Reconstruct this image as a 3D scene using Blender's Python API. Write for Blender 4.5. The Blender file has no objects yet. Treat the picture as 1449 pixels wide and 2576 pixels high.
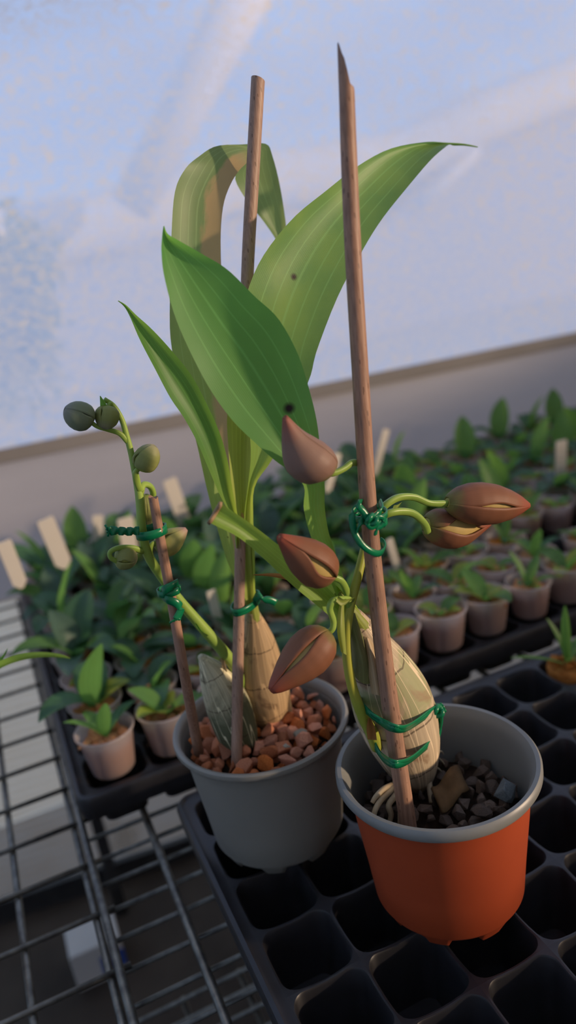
import bpy, bmesh, math, random
from mathutils import Vector, Matrix, Euler
random.seed(7)
S = 0.045                       # metres per tray cell; all lengths below are in tray cells
PI = math.pi
D = bpy.data
COL = bpy.context.scene.collection

# ------------------------------------------------------------------ camera
CAM = Vector((-2.55664665, -6.68898322, 8.19069668))
F = 1934.64
_a, _b, _c = -0.361749007, 1.25092745, -0.156584897
ROT = (Matrix.Rotation(_a, 3, 'Z') @ Matrix.Rotation(_b, 3, 'X') @ Matrix.Rotation(_c, 3, 'Z'))

def ray(px, py):
    return ROT @ Vector(((px - 724.5) / F, -(py - 1288) / F, -1.0))
def at(px, py, Y):
    d = ray(px, py)
    return CAM + d * ((Y - CAM.y) / d.y)
def atz(px, py, z):
    d = ray(px, py)
    return CAM + d * ((z - CAM.z) / d.z)
def upx(p):
    return (p - CAM).dot(ROT @ Vector((0, 0, -1))) / F

# ------------------------------------------------------------------ node helpers
def mat(name):
    m = D.materials.new(name)
    m.use_nodes = True
    nt = m.node_tree
    nt.nodes.clear()
    return m, nt, nt.nodes.new('ShaderNodeOutputMaterial')

class N:
    """small node-graph helper"""
    def __init__(s, nt): s.nt = nt
    def n(s, t, **k):
        x = s.nt.nodes.new(t)
        for a, v in k.items():
            if a.startswith('i_'): x.inputs[a[2:].replace('_', ' ')].default_value = v
            else: setattr(x, a, v)
        return x
    def l(s, a, b): s.nt.links.new(a, b)
    def math(s, op, a, b=None, clamp=False):
        x = s.n('ShaderNodeMath', operation=op, use_clamp=clamp)
        for i, v in enumerate((a, b)):
            if v is None: continue
            if isinstance(v, (int, float)): x.inputs[i].default_value = v
            else: s.l(v, x.inputs[i])
        return x.outputs[0]
    def mix(s, fac, a, b):
        x = s.n('ShaderNodeMix', data_type='RGBA')
        for sock, v in ((x.inputs[0], fac), (x.inputs[6], a), (x.inputs[7], b)):
            if isinstance(v, (int, float)): sock.default_value = v
            elif isinstance(v, tuple): sock.default_value = (*v, 1) if len(v) == 3 else v
            else: s.l(v, sock)
        return x.outputs[2]
    def ramp(s, fac, stops):
        x = s.n('ShaderNodeValToRGB')
        cr = x.color_ramp
        while len(cr.elements) < len(stops): cr.elements.new(0.5)
        for e, (p, c) in zip(cr.elements, stops):
            e.position = p
            e.color = (*c, 1) if isinstance(c, tuple) else (c, c, c, 1)
        s.l(fac, x.inputs[0])
        return x.outputs[0]
    def noise(s, vec, scale, detail=3, rough=0.5, dist=0.0):
        x = s.n('ShaderNodeTexNoise')
        x.inputs['Scale'].default_value = scale
        x.inputs['Detail'].default_value = detail
        x.inputs['Roughness'].default_value = rough
        x.inputs['Distortion'].default_value = dist
        if vec is not None: s.l(vec, x.inputs['Vector'])
        return x.outputs['Fac']
    def map(s, vec, scale=(1, 1, 1), loc=(0, 0, 0), rot=(0, 0, 0)):
        x = s.n('ShaderNodeMapping')
        x.inputs['Scale'].default_value = scale
        x.inputs['Location'].default_value = loc
        x.inputs['Rotation'].default_value = rot
        s.l(vec, x.inputs['Vector'])
        return x.outputs[0]
    def bump(s, h, strength=0.3, dist=0.001):
        x = s.n('ShaderNodeBump')
        x.inputs['Strength'].default_value = strength
        x.inputs['Distance'].default_value = dist
        s.l(h, x.inputs['Height'])
        return x.outputs[0]

def principled(g, color, rough=0.5, spec=0.5, normal=None, metallic=0.0, trans=None):
    p = g.n('ShaderNodeBsdfPrincipled')
    if isinstance(color, tuple): p.inputs['Base Color'].default_value = (*color, 1)
    else: g.l(color, p.inputs['Base Color'])
    if isinstance(rough, (int, float)): p.inputs['Roughness'].default_value = rough
    else: g.l(rough, p.inputs['Roughness'])
    p.inputs['Specular IOR Level'].default_value = spec
    p.inputs['Metallic'].default_value = metallic
    if normal is not None: g.l(normal, p.inputs['Normal'])
    return p

def simple(name, ca, cb, scale, rough=0.5, spec=0.4, bump=0.0, detail=3, metallic=0.0, stretch=(1, 1, 1), bd=0.0006, island=False):
    m, nt, out = mat(name)
    g = N(nt)
    tc = g.n('ShaderNodeTexCoord').outputs['Object']
    v = g.map(tc, stretch)
    nz = g.noise(v, scale, detail)
    fac = g.ramp(nz, [(0.3, 0.0), (0.7, 1.0)])
    col = g.mix(fac, ca, cb)
    if island:
        oi = g.n('ShaderNodeObjectInfo').outputs['Random']
        hs = g.n('ShaderNodeHueSaturation')
        g.l(g.math('ADD', g.math('MULTIPLY', oi, 0.7), 0.62), hs.inputs['Value'])
        g.l(g.math('ADD', g.math('MULTIPLY', g.math('FRACT', g.math('MULTIPLY', oi, 7.3)), 0.3), 0.82), hs.inputs['Saturation'])
        g.l(col, hs.inputs['Color'])
        col = hs.outputs[0]
    nrm = g.bump(nz, bump, bd) if bump else None
    p = principled(g, col, rough, spec, nrm, metallic)
    g.l(p.outputs[0], out.inputs[0])
    return m

def leaf_mat(name, front, back, trans, fac=0.45, tan=None, blot=0.25, veins=26, spots=0.0, rough=0.42, marks=(), pale=0.0):
    """thin blade: parallel veins from the UVs, mottling, translucency; tan = (u0, colour) dries one side of the blade"""
    m, nt, out = mat(name)
    g = N(nt)
    tcn = g.n('ShaderNodeTexCoord')
    uv = g.n('ShaderNodeSeparateXYZ')
    g.l(tcn.outputs['UV'], uv.inputs[0])
    u, v = uv.outputs[0], uv.outputs[1]
    if pale:          # paler, yellower base: natural tint plus backlit glow painted into the colour
        pb = g.math('MULTIPLY', g.math('SUBTRACT', pale, v), 1.0 / (0.6 * pale), True)
        front_, trans_ = g.mix(pb, front, (0.24, 0.36, 0.06)), g.mix(pb, trans, (0.52, 0.68, 0.11))
    else:
        front_, trans_ = front, trans
    vein = g.math('SINE', g.math('MULTIPLY', u, veins * 2 * PI))
    vein = g.math('POWER', g.math('ABSOLUTE', vein), 6.0)
    blotch = g.ramp(g.noise(tcn.outputs['Object'], 38, 3), [(0.35, 0.0), (0.68, 1.0)])
    oi = g.n('ShaderNodeObjectInfo').outputs['Random']
    col = g.mix(g.math('MULTIPLY', blotch, blot), front_, back)
    tcol = g.mix(g.math('MULTIPLY', blotch, 0.5), trans_, tuple(c * 0.62 for c in trans))
    big = None
    for p0 in (0.5, 0.18, 0.34, 0.66, 0.82):
        w = 0.022 if p0 == 0.5 else 0.013
        dd = g.math('ABSOLUTE', g.math('SUBTRACT', u, p0))
        k = g.math('SUBTRACT', 1.0, g.math('DIVIDE', dd, w), True)
        big = k if big is None else g.math('MAXIMUM', big, k)
    col = g.mix(g.math('MULTIPLY', vein, 0.16), col, tuple(c * 0.55 for c in front))
    col = g.mix(g.math('MULTIPLY', big, 0.6), col, tuple(min(1, c * 1.9 + 0.03) for c in front))
    tcol = g.mix(g.math('MULTIPLY', big, 0.3), tcol, tuple(min(1, c * 1.3) for c in trans))
    if tan:
        nz = g.noise(g.map(tcn.outputs['UV'], (6, 26, 1)), 1.0, 4)
        t = g.math('SUBTRACT', g.math('ADD', u, g.math('MULTIPLY', g.math('SUBTRACT', nz, 0.5), 0.35)), tan[0])
        t = g.math('MULTIPLY', t, 9.0, True)
        vv = g.math('MULTIPLY', g.math('SUBTRACT', tan[2], v), 9.0, True)
        t = g.math('MULTIPLY', t, vv)
        col = g.mix(t, col, tan[1])
        tcol = g.mix(t, tcol, tuple(min(1, c * 1.25) for c in tan[1]))
    if spots:
        vo = g.n('ShaderNodeTexVoronoi')
        vo.inputs['Scale'].default_value = 95
        g.l(tcn.outputs['Object'], vo.inputs['Vector'])
        sp = g.math('LESS_THAN', vo.outputs['Distance'], 0.075)
        gate = g.math('GREATER_THAN', g.noise(tcn.outputs['Object'], 26, 1), 1 - spots)
        sp = g.math('MULTIPLY', sp, gate)
        col = g.mix(sp, col, (0.03, 0.02, 0.012))
        tcol = g.mix(sp, tcol, (0.03, 0.02, 0.01))
    for (mp, mr) in marks:
        vd = g.n('ShaderNodeVectorMath', operation='DISTANCE')
        g.l(tcn.outputs['Object'], vd.inputs[0]); vd.inputs[1].default_value = mp
        sp = g.math('MULTIPLY', g.math('SUBTRACT', mr, vd.outputs['Value']), 1.0 / (0.35 * mr), True)
        col = g.mix(sp, col, (0.035, 0.02, 0.02))
        tcol = g.mix(sp, tcol, (0.02, 0.012, 0.012))
    hs = g.n('ShaderNodeHueSaturation')
    g.l(g.math('ADD', g.math('MULTIPLY', oi, 0.4), 0.8), hs.inputs['Value'])
    g.l(col, hs.inputs['Color'])
    nrm = g.bump(vein, 0.12, 0.0002)
    p = principled(g, hs.outputs[0], rough, 0.35, nrm)
    t = g.n('ShaderNodeBsdfTranslucent')
    g.l(tcol, t.inputs[0])
    ms = g.n('ShaderNodeMixShader')
    ms.inputs[0].default_value = fac
    g.l(p.outputs[0], ms.inputs[1]); g.l(t.outputs[0], ms.inputs[2])
    g.l(ms.outputs[0], out.inputs[0])
    return m

def plastic_thin(name, color, trans_col, fac, clear=0.0, rough=0.35):
    """thin translucent plastic"""
    m, nt, out = mat(name)
    g = N(nt)
    p = principled(g, color, rough, 0.5)
    t = g.n('ShaderNodeBsdfTranslucent'); t.inputs[0].default_value = (*trans_col, 1)
    ms = g.n('ShaderNodeMixShader'); ms.inputs[0].default_value = fac
    g.l(p.outputs[0], ms.inputs[1]); g.l(t.outputs[0], ms.inputs[2])
    res = ms.outputs[0]
    if clear:
        tr = g.n('ShaderNodeBsdfTransparent'); tr.inputs[0].default_value = (*trans_col, 1)
        m2 = g.n('ShaderNodeMixShader'); m2.inputs[0].default_value = clear
        g.l(res, m2.inputs[1]); g.l(tr.outputs[0], m2.inputs[2]); res = m2.outputs[0]
    g.l(res, out.inputs[0])
    return m

# ------------------------------------------------------------------ mesh builder
class MB:
    def __init__(s): s.v = []; s.f = []; s.uv = []; s.mi = []
    def add(s, verts, faces, uvs=None, mi=0):
        b = len(s.v)
        s.v += [Vector(v) for v in verts]
        for f in faces:
            s.f.append(tuple(b + i for i in f))
            s.uv.append([uvs[i] if uvs else (0, 0) for i in f])
            s.mi.append(mi)
        return s
    def grid(s, rows, closed=False, uvs=None, mi=0, cap0=False, cap1=False):
        """rows of points; closed = rows are rings"""
        n = len(rows[0]); m = len(rows)
        verts = [p for r in rows for p in r]
        faces = []; fuv = []
        kk = n if closed else n - 1
        for i in range(m - 1):
            for j in range(kk):
                j2 = (j + 1) % n
                faces.append((i * n + j, i * n + j2, (i + 1) * n + j2, (i + 1) * n + j))
                fuv.append([(j / kk, i / (m - 1)), ((j + 1) / kk, i / (m - 1)), ((j + 1) / kk, (i + 1) / (m - 1)), (j / kk, (i + 1) / (m - 1))])
        if cap0: faces.append(tuple(range(n - 1, -1, -1))); fuv.append([(0.5, 0)] * n)
        if cap1: faces.append(tuple((m - 1) * n + j for j in range(n))); fuv.append([(0.5, 1)] * n)
        b = len(s.v)
        s.v += [Vector(p) for p in verts]
        for f, q in zip(faces, fuv):
            s.f.append(tuple(b + i for i in f)); s.uv.append(q); s.mi.append(mi)
        return s
    def box(s, lo, hi, mi=0):
        x0, y0, z0 = lo; x1, y1, z1 = hi
        V = [(x0, y0, z0), (x1, y0, z0), (x1, y1, z0), (x0, y1, z0), (x0, y0, z1), (x1, y0, z1), (x1, y1, z1), (x0, y1, z1)]
        return s.add(V, [(3, 2, 1, 0), (4, 5, 6, 7), (0, 1, 5, 4), (1, 2, 6, 5), (2, 3, 7, 6), (3, 0, 4, 7)], None, mi)
    def build(s, name, m, parent=None, origin=None, smooth=True, auto=None, solid=None, bevel=None):
        if parent is not None:
            o0 = Vector(parent.get('_o', (0, 0, 0)))
        elif origin is not None:
            o0 = Vector(origin)
        else:
            o0 = Vector((0, 0, 0))
        me = D.meshes.new(name)
        me.from_pydata([tuple((v - o0) * S) for v in s.v], [], s.f)
        ul = me.uv_layers.new(name='UVMap')
        k = 0
        for q in s.uv:
            for t in q:
                ul.data[k].uv = t; k += 1
        mats = m if isinstance(m, (list, tuple)) else [m]
        for x in mats: me.materials.append(x)
        me.polygons.foreach_set('material_index', s.mi)
        if smooth: me.polygons.foreach_set('use_smooth', [True] * len(me.polygons))
        me.validate()
        if smooth and auto: me.set_sharp_from_angle(angle=math.radians(auto))
        o = D.objects.new(name, me)
        COL.objects.link(o)
        if parent is not None:
            o.parent = parent
            o['_o'] = tuple(o0)
        else:
            o.location = o0 * S
            o['_o'] = tuple(o0)
        if bevel:
            b = o.modifiers.new('edge', 'BEVEL'); b.width = bevel * S; b.segments = 2; b.limit_method = 'ANGLE'
        if solid:
            sm = o.modifiers.new('thickness', 'SOLIDIFY'); sm.thickness = solid * S; sm.offset = 0
        return o

def empty(name, loc):
    o = D.objects.new(name, None)
    o.empty_display_size = 0.01
    COL.objects.link(o)
    o.location = Vector(loc) * S
    o['_o'] = tuple(loc)
    return o
def tag(o, label, cat, group=None, kind=None):
    o['label'] = label; o['category'] = cat
    if group: o['group'] = group
    if kind: o['kind'] = kind
    return o
def structure(o):
    o['kind'] = 'structure'
    return o

def spline(pts, n):
    """Catmull-Rom through Vectors (any dimension as tuples) -> n+1 points"""
    P = [Vector(p) for p in pts]
    P = [P[0] * 2 - P[1]] + P + [P[-1] * 2 - P[-2]]
    k = len(P) - 3
    out = []
    for i in range(n + 1):
        t = i / n * k
        j = min(int(t), k - 1)
        t -= j
        a, b, c, d = P[j:j + 4]
        out.append(0.5 * ((2 * b) + (c - a) * t + (2 * a - 5 * b + 4 * c - d) * t * t + (3 * b - a - 3 * c + d) * t ** 3))
    return out
def lerp_list(vals, n):
    k = len(vals) - 1
    out = []
    for i in range(n + 1):
        t = i / n * k; j = min(int(t), k - 1)
        t -= j
        t = t * t * (3 - 2 * t) if False else t
        out.append(vals[j] * (1 - t) + vals[j + 1] * t)
    return out
def frames(pts, up=None):
    T = []
    for i in range(len(pts)):
        a = pts[max(0, i - 1)]; b = pts[min(len(pts) - 1, i + 1)]
        t = (b - a)
        T.append(t.normalized() if t.length > 1e-9 else Vector((0, 0, 1)))
    u = Vector(up) if up else (Vector((0, 1, 0)) if abs(T[0].y) < 0.9 else Vector((1, 0, 0)))
    out = []
    for t in T:
        u = (u - t * u.dot(t))
        u = u.normalized() if u.length > 1e-9 else t.orthogonal().normalized()
        out.append((t, u, t.cross(u)))
    return out
def tube(mb, pts, radii, n=10, cap0=True, cap1=True, mod=None, mi=0, flat=1.0, up=None):
    fr = frames(pts, up)
    rows = []
    for i, (p, r, (t, u, w)) in enumerate(zip(pts, radii, fr)):
        row = []
        for j in range(n):
            a = 2 * PI * j / n
            rr = r * (mod(i / (len(pts) - 1), a) if mod else 1.0)
            row.append(p + u * math.cos(a) * rr * flat + w * math.sin(a) * rr)
        rows.append(row)
    mb.grid(rows, True, mi=mi, cap0=cap0, cap1=cap1)
    return mb
def ribbon(mb, pts, width, thick, up=(0, 0, 1), taper=None, fold=0.0):
    """flat strip of rectangular section along pts; its width runs along up (made square to the path)"""
    rows = []
    n = len(pts)
    ups = up if isinstance(up, list) else [up] * n
    for i, p in enumerate(pts):
        a = pts[max(0, i - 1)]; b = pts[min(n - 1, i + 1)]
        t = (b - a).normalized()
        u = Vector(ups[i]); u = u - t * u.dot(t)
        u = u.normalized() if u.length > 1e-6 else t.orthogonal().normalized()
        w = t.cross(u)
        h = width / 2 * (taper(i / (n - 1)) if taper else 1)
        k = thick / 2
        rows.append([p + u * h + w * k, p + w * (k + fold), p - u * h + w * k, p - u * h - w * k, p - w * (k - fold), p + u * h - w * k])
    mb.grid(rows, True, cap0=True, cap1=True)
    return mb
def revolve(mb, prof, n=64, c=(0, 0, 0), rmod=None, mi=0):
    rows = []
    for (r, z) in prof:
        row = []
        for j in range(n):
            a = 2 * PI * j / n
            rr, zz = (r, z) if rmod is None else rmod(r, z, a)
            row.append(Vector((c[0] + rr * math.cos(a), c[1] + rr * math.sin(a), c[2] + zz)))
        rows.append(row)
    mb.grid(rows, True, mi=mi)
    return mb

# ------------------------------------------------------------------ materials
M_tray = simple('black tray plastic', (0.012, 0.012, 0.014), (0.020, 0.020, 0.024), 60, 0.42, 0.5, 0.05)
M_terra = simple('terracotta plastic', (0.31, 0.050, 0.015), (0.37, 0.062, 0.019), 14, 0.55, 0.3, 0.02)
M_liner = simple('grey liner plastic', (0.165, 0.17, 0.165), (0.21, 0.215, 0.205), 20, 0.42, 0.45, 0.03)
M_greypot = simple('grey pot plastic', (0.19, 0.185, 0.165), (0.22, 0.215, 0.19), 16, 0.42, 0.45, 0.03)
M_brick = simple('crushed brick', (0.36, 0.115, 0.048), (0.52, 0.195, 0.092), 260, 0.85, 0.2, 0.5, 5, island=True)
M_pale = simple('pale stone', (0.28, 0.27, 0.22), (0.42, 0.40, 0.33), 200, 0.8, 0.2, 0.4, 4, island=True)
M_grav = simple('dark gravel', (0.058, 0.040, 0.030), (0.125, 0.086, 0.064), 300, 0.75, 0.3, 0.5, 5, island=True)
M_slate = simple('blue grey stone', (0.085, 0.10, 0.105), (0.13, 0.15, 0.155), 220, 0.75, 0.3, 0.4, 5)
M_soil = simple('dark potting mix', (0.020, 0.013, 0.010), (0.05, 0.03, 0.02), 200, 0.95, 0.1, 0.6, 5)
M_bark = simple('orange bark mix', (0.34, 0.13, 0.045), (0.66, 0.30, 0.11), 170, 0.9, 0.15, 0.5, 5, island=True)
M_barkchip = simple('brown bark flake', (0.085, 0.048, 0.020), (0.15, 0.088, 0.04), 120, 0.85, 0.2, 0.5, 5)
M_tie = plastic_thin('green plastic tie', (0.006, 0.20, 0.085), (0.02, 0.42, 0.17), 0.25, 0.0, 0.28)
M_cup = plastic_thin('clear plastic cup', (0.62, 0.56, 0.55), (0.90, 0.82, 0.80), 0.5, 0.42, 0.25)
M_tagw = plastic_thin('white plastic tag', (0.62, 0.58, 0.52), (0.8, 0.74, 0.64), 0.35, 0.0, 0.5)
M_wire = simple('galvanised wire', (0.10, 0.10, 0.095), (0.22, 0.22, 0.20), 120, 0.42, 0.5, 0.1, 3, 0.7)
M_frame = simple('dark steel frame', (0.015, 0.015, 0.017), (0.03, 0.03, 0.03), 40, 0.5, 0.4, 0.1)
M_floor = simple('damp earth floor', (0.030, 0.024, 0.020), (0.062, 0.05, 0.04), 9, 0.9, 0.2, 0.5, 6, bd=0.01)
M_ceil = plastic_thin('added milky sheet', (0.7, 0.7, 0.7), (0.88, 0.88, 0.86), 0.75, 0.0, 0.6)
M_plain = simple('dull inner wall', (0.09, 0.09, 0.085), (0.12, 0.12, 0.11), 3, 0.9, 0.1)

def bamboo_mat(name, ca, cb):
    m, nt, out = mat(name)
    g = N(nt)
    tc = g.n('ShaderNodeTexCoord')
    v = g.map(tc.outputs['Object'], (900, 900, 22))
    grain = g.noise(v, 1.0, 4, 0.6)
    blot = g.noise(tc.outputs['Object'], 60, 3)
    col = g.mix(g.ramp(grain, [(0.3, 0.0), (0.7, 1.0)]), ca, cb)
    col = g.mix(g.math('MULTIPLY', g.ramp(blot, [(0.5, 0.0), (0.75, 1.0)]), 0.4), col, tuple(c * 0.55 for c in ca))
    vo = g.n('ShaderNodeTexVoronoi'); vo.inputs['Scale'].default_value = 1.0
    g.l(g.map(tc.outputs['Object'], (420, 420, 110)), vo.inputs['Vector'])
    sp = g.math('LESS_THAN', vo.outputs['Distance'], 0.16)
    col = g.mix(g.math('MULTIPLY', sp, 0.55), col, (0.05, 0.02, 0.012))
    p = principled(g, col, 0.5, 0.35, g.bump(grain, 0.35, 0.0004))
    g.l(p.outputs[0], out.inputs[0])
    return m
M_stake = bamboo_mat('weathered bamboo', (0.225, 0.122, 0.080), (0.37, 0.215, 0.145))
M_stake2 = bamboo_mat('pale bamboo', (0.24, 0.148, 0.105), (0.37, 0.235, 0.17))

M_leafA = leaf_mat('blade drying on one side', (0.15, 0.22, 0.09), (0.19, 0.26, 0.09), (0.42, 0.54, 0.16), 0.48, (0.58, (0.46, 0.33, 0.15), 0.70), 0.7, spots=0.35, pale=0.4)
M_leafN = leaf_mat('narrow green blade', (0.095, 0.225, 0.052), (0.13, 0.27, 0.06), (0.28, 0.56, 0.09), 0.47, None, 0.5, spots=0.2, pale=0.35)
M_leafK = leaf_mat('yellow green blade', (0.19, 0.32, 0.050), (0.24, 0.37, 0.055), (0.50, 0.68, 0.10), 0.48, None, 0.4)
M_sheath = leaf_mat('pale leaf sheath', (0.28, 0.34, 0.07), (0.34, 0.38, 0.09), (0.56, 0.62, 0.13), 0.4, None, 0.5, spots=0.45)
M_dry = leaf_mat('dry brown bract', (0.36, 0.17, 0.05), (0.45, 0.24, 0.09), (0.6, 0.3, 0.1), 0.3)
M_spike = simple('green flower stem', (0.20, 0.32, 0.055), (0.27, 0.39, 0.07), 60, 0.42, 0.4, 0.05)
M_spikeB = simple('flower stem yellowing at base', (0.22, 0.30, 0.035), (0.36, 0.36, 0.05), 30, 0.42, 0.4, 0.05)
M_root = simple('pale aerial root', (0.30, 0.22, 0.13), (0.44, 0.36, 0.24), 120, 0.7, 0.3, 0.2)
M_straw = simple('dry straw', (0.20, 0.13, 0.065), (0.32, 0.22, 0.12), 120, 0.8, 0.2, 0.2)
SEED = [leaf_mat('seedling dark green', (0.045, 0.115, 0.055), (0.065, 0.15, 0.065), (0.12, 0.32, 0.08), 0.38, None, 0.4),
        leaf_mat('seedling mid green', (0.085, 0.20, 0.05), (0.12, 0.25, 0.06), (0.26, 0.52, 0.09), 0.43, None, 0.4),
        leaf_mat('seedling yellow green', (0.24, 0.32, 0.05), (0.30, 0.36, 0.06), (0.52, 0.6, 0.10), 0.4, None, 0.4),
        leaf_mat('seedling blue green', (0.07, 0.13, 0.095), (0.10, 0.17, 0.12), (0.11, 0.24, 0.10), 0.35, None, 0.4, rough=0.32)]

def bulb_mat(name, husk, green, dark, gpos, vs=16):
    """papery husk over a green pseudobulb: lengthwise ribs, ring scars, a green band and brown blotches"""
    m, nt, out = mat(name)
    g = N(nt)
    tc = g.n('ShaderNodeTexCoord')
    uv = g.n('ShaderNodeSeparateXYZ'); g.l(tc.outputs['UV'], uv.inputs[0])
    u, v = uv.outputs[0], uv.outputs[1]
    rib = g.noise(g.map(tc.outputs['UV'], (46, 2.2, 1)), 1.0, 3, 0.6, 0.3)
    thin = g.math('LESS_THAN', g.math('ABSOLUTE', g.math('SUBTRACT', g.noise(g.map(tc.outputs['UV'], (vs, 1.2, 1)), 1.0, 1), 0.5)), 0.012)
    blot = g.noise(g.map(tc.outputs['UV'], (5, 4.5, 1)), 1.0, 4, 0.6, 0.4)
    col = g.mix(g.ramp(rib, [(0.3, 0.0), (0.72, 1.0)]), tuple(c * 0.72 for c in husk), tuple(min(1, c * 1.18) for c in husk))
    gz = g.math('SUBTRACT', 1.0, g.math('MULTIPLY', g.math('ABSOLUTE', g.math('SUBTRACT', g.math('ADD', v, g.math('MULTIPLY', g.math('SUBTRACT', blot, 0.5), 0.5)), gpos[0])), 1.0 / gpos[1]), True)
    gz = g.math('MULTIPLY', gz, 2.2, True)
    col = g.mix(g.math('MULTIPLY', gz, 0.88), col, green)
    col = g.mix(g.math('MULTIPLY', g.ramp(blot, [(0.57, 0.0), (0.63, 1.0)]), 0.75), col, dark)
    ring = g.math('FRACT', g.math('ADD', g.math('MULTIPLY', v, 4.6), g.math('MULTIPLY', g.math('SUBTRACT', g.noise(g.map(tc.outputs['UV'], (9, 1, 1)), 1.0, 2), 0.5), 0.22)))
    ring = g.math('LESS_THAN', ring, 0.035)
    col = g.mix(g.math('MULTIPLY', ring, 0.7), col, (0.055, 0.032, 0.018))
    col = g.mix(g.math('MULTIPLY', thin, 0.8), col, tuple(min(1, c * 1.6) for c in husk))
    p = principled(g, col, 0.6, 0.3, g.bump(rib, 0.4, 0.0006))
    g.l(p.outputs[0], out.inputs[0])
    return m
M_bulbR = bulb_mat('papery pale pseudobulb', (0.46, 0.37, 0.25), (0.27, 0.28, 0.14), (0.26, 0.17, 0.10), (0.58, 0.10))
M_bulbL = bulb_mat('brown husked pseudobulb', (0.36, 0.25, 0.135), (0.27, 0.25, 0.12), (0.11, 0.065, 0.035), (0.98, 0.13), 14)
M_bulbS = bulb_mat('green small pseudobulb', (0.48, 0.45, 0.30), (0.040, 0.055, 0.022), (0.11, 0.10, 0.06), (0.14, 0.40))
M_huskG = leaf_mat('green torn husk', (0.13, 0.16, 0.06), (0.20, 0.20, 0.09), (0.25, 0.3, 0.1), 0.2, None, 0.8, 40)
M_huskT = leaf_mat('tan papery husk', (0.40, 0.30, 0.17), (0.50, 0.38, 0.23), (0.5, 0.38, 0.2), 0.25, None, 0.6, 40)

def bud_mat(name, base, mid, tip, rough=0.52):
    m, nt, out = mat(name)
    g = N(nt)
    tc = g.n('ShaderNodeTexCoord')
    uv = g.n('ShaderNodeSeparateXYZ'); g.l(tc.outputs['UV'], uv.inputs[0])
    nz = g.noise(tc.outputs['Object'], 160, 3)
    v = g.math('ADD', uv.outputs[1], g.math('MULTIPLY', g.math('SUBTRACT', nz, 0.5), 0.16))
    col = g.ramp(v, [(0.0, base), (0.14, mid), (0.7, mid), (1.0, tip)])
    st = g.noise(g.map(tc.outputs['UV'], (34, 1.4, 1)), 1.0, 2)
    col = g.mix(g.math('MULTIPLY', g.ramp(st, [(0.4, 0.0), (0.7, 1.0)]), 0.22), col, tuple(c * 0.6 for c in mid))
    p = principled(g, col, rough, 0.28)
    p.inputs['Subsurface Weight'].default_value = 0.0
    t = g.n('ShaderNodeBsdfTranslucent'); g.l(col, t.inputs[0])
    ms = g.n('ShaderNodeMixShader'); ms.inputs[0].default_value = 0.2
    g.l(p.outputs[0], ms.inputs[1]); g.l(t.outputs[0], ms.inputs[2])
    g.l(ms.outputs[0], out.inputs[0])
    return m
M_budB = bud_mat('brown sepal', (0.20, 0.20, 0.06), (0.235, 0.098, 0.052), (0.33, 0.075, 0.045))
M_budC = bud_mat('golden petal', (0.42, 0.38, 0.10), (0.52, 0.38, 0.13), (0.42, 0.2, 0.09))
M_budM = bud_mat('dusty mauve brown sepal', (0.24, 0.22, 0.09), (0.27, 0.165, 0.125), (0.33, 0.11, 0.075))
M_budG = bud_mat('green sepal', (0.24, 0.30, 0.06), (0.27, 0.30, 0.10), (0.36, 0.34, 0.22))
M_budGC = bud_mat('lime petal', (0.26, 0.32, 0.05), (0.34, 0.38, 0.09), (0.40, 0.38, 0.2))
M_budP = bud_mat('pink tipped sepal', (0.30, 0.33, 0.08), (0.40, 0.40, 0.14), (0.42, 0.26, 0.27))
M_budD = bud_mat('dusky green sepal', (0.24, 0.29, 0.10), (0.22, 0.26, 0.16), (0.24, 0.24, 0.20))
M_hollow = simple('dark bud hollow', (0.045, 0.012, 0.008), (0.07, 0.02, 0.012), 90, 0.7, 0.2)

# ------------------------------------------------------------------ the house: floor, back wall, screen, and unseen walls and roof added for light
FLOOR_Z = -14.2
mb = MB(); mb.add([(-40, -48, FLOOR_Z), (62, -48, FLOOR_Z), (62, 26, FLOOR_Z), (-40, 26, FLOOR_Z)], [(0, 1, 2, 3)])
structure(mb.build('floor', M_floor, smooth=False))
WANG = math.atan2(17.58 - 19.86, 19.9 + 2.12)
WDIR = Vector((math.cos(WANG), math.sin(WANG), 0)); WN = Vector((math.sin(WANG), -math.cos(WANG), 0))   # WN faces the bench
W0 = Vector((-2.12, 19.86, 0)); WTOP = 3.6
def wpt(s_, z, off=0.0):
    return W0 + WDIR * s_ + WN * off + Vector((0, 0, z))
def wbox(mb, s0, s1, z0, z1, o0, o1):
    V = [wpt(s0, z0, o0), wpt(s1, z0, o0), wpt(s1, z0, o1), wpt(s0, z0, o1), wpt(s0, z1, o0), wpt(s1, z1, o0), wpt(s1, z1, o1), wpt(s0, z1, o1)]
    return mb.add(V, [(3, 2, 1, 0), (4, 5, 6, 7), (0, 1, 5, 4), (1, 2, 6, 5), (2, 3, 7, 6), (3, 0, 4, 7)])

def cloth_skirt():
    m, nt, out = mat('lower wall sheet')
    g = N(nt)
    tc = g.n('ShaderNodeTexCoord').outputs['Object']
    nz = g.noise(g.map(tc, (3, 3, 14)), 1.0, 4)
    col = g.mix(g.ramp(nz, [(0.35, 0.0), (0.7, 1.0)]), (0.40, 0.37, 0.355), (0.50, 0.47, 0.45))
    p = principled(g, col, 0.75, 0.2)
    t = g.n('ShaderNodeBsdfTranslucent'); t.inputs[0].default_value = (0.42, 0.36, 0.33, 1)
    ms = g.n('ShaderNodeMixShader'); ms.inputs[0].default_value = 0.50
    g.l(p.outputs[0], ms.inputs[1]); g.l(t.outputs[0], ms.inputs[2]); g.l(ms.outputs[0], out.inputs[0])
    return m
M_skirt = cloth_skirt()
M_hem = simple('hem of the screen', (0.19, 0.178, 0.172), (0.23, 0.215, 0.208), 8, 0.75, 0.2)
mb = MB()
rows = [[wpt(-45 + i * 4, z, 0.0 + 0.10 * math.sin(i * 0.9 + z * 0.35)) for i in range(28)] for z in (-1.6, 0, 1.5, 2.6, WTOP - 0.42)]
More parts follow.
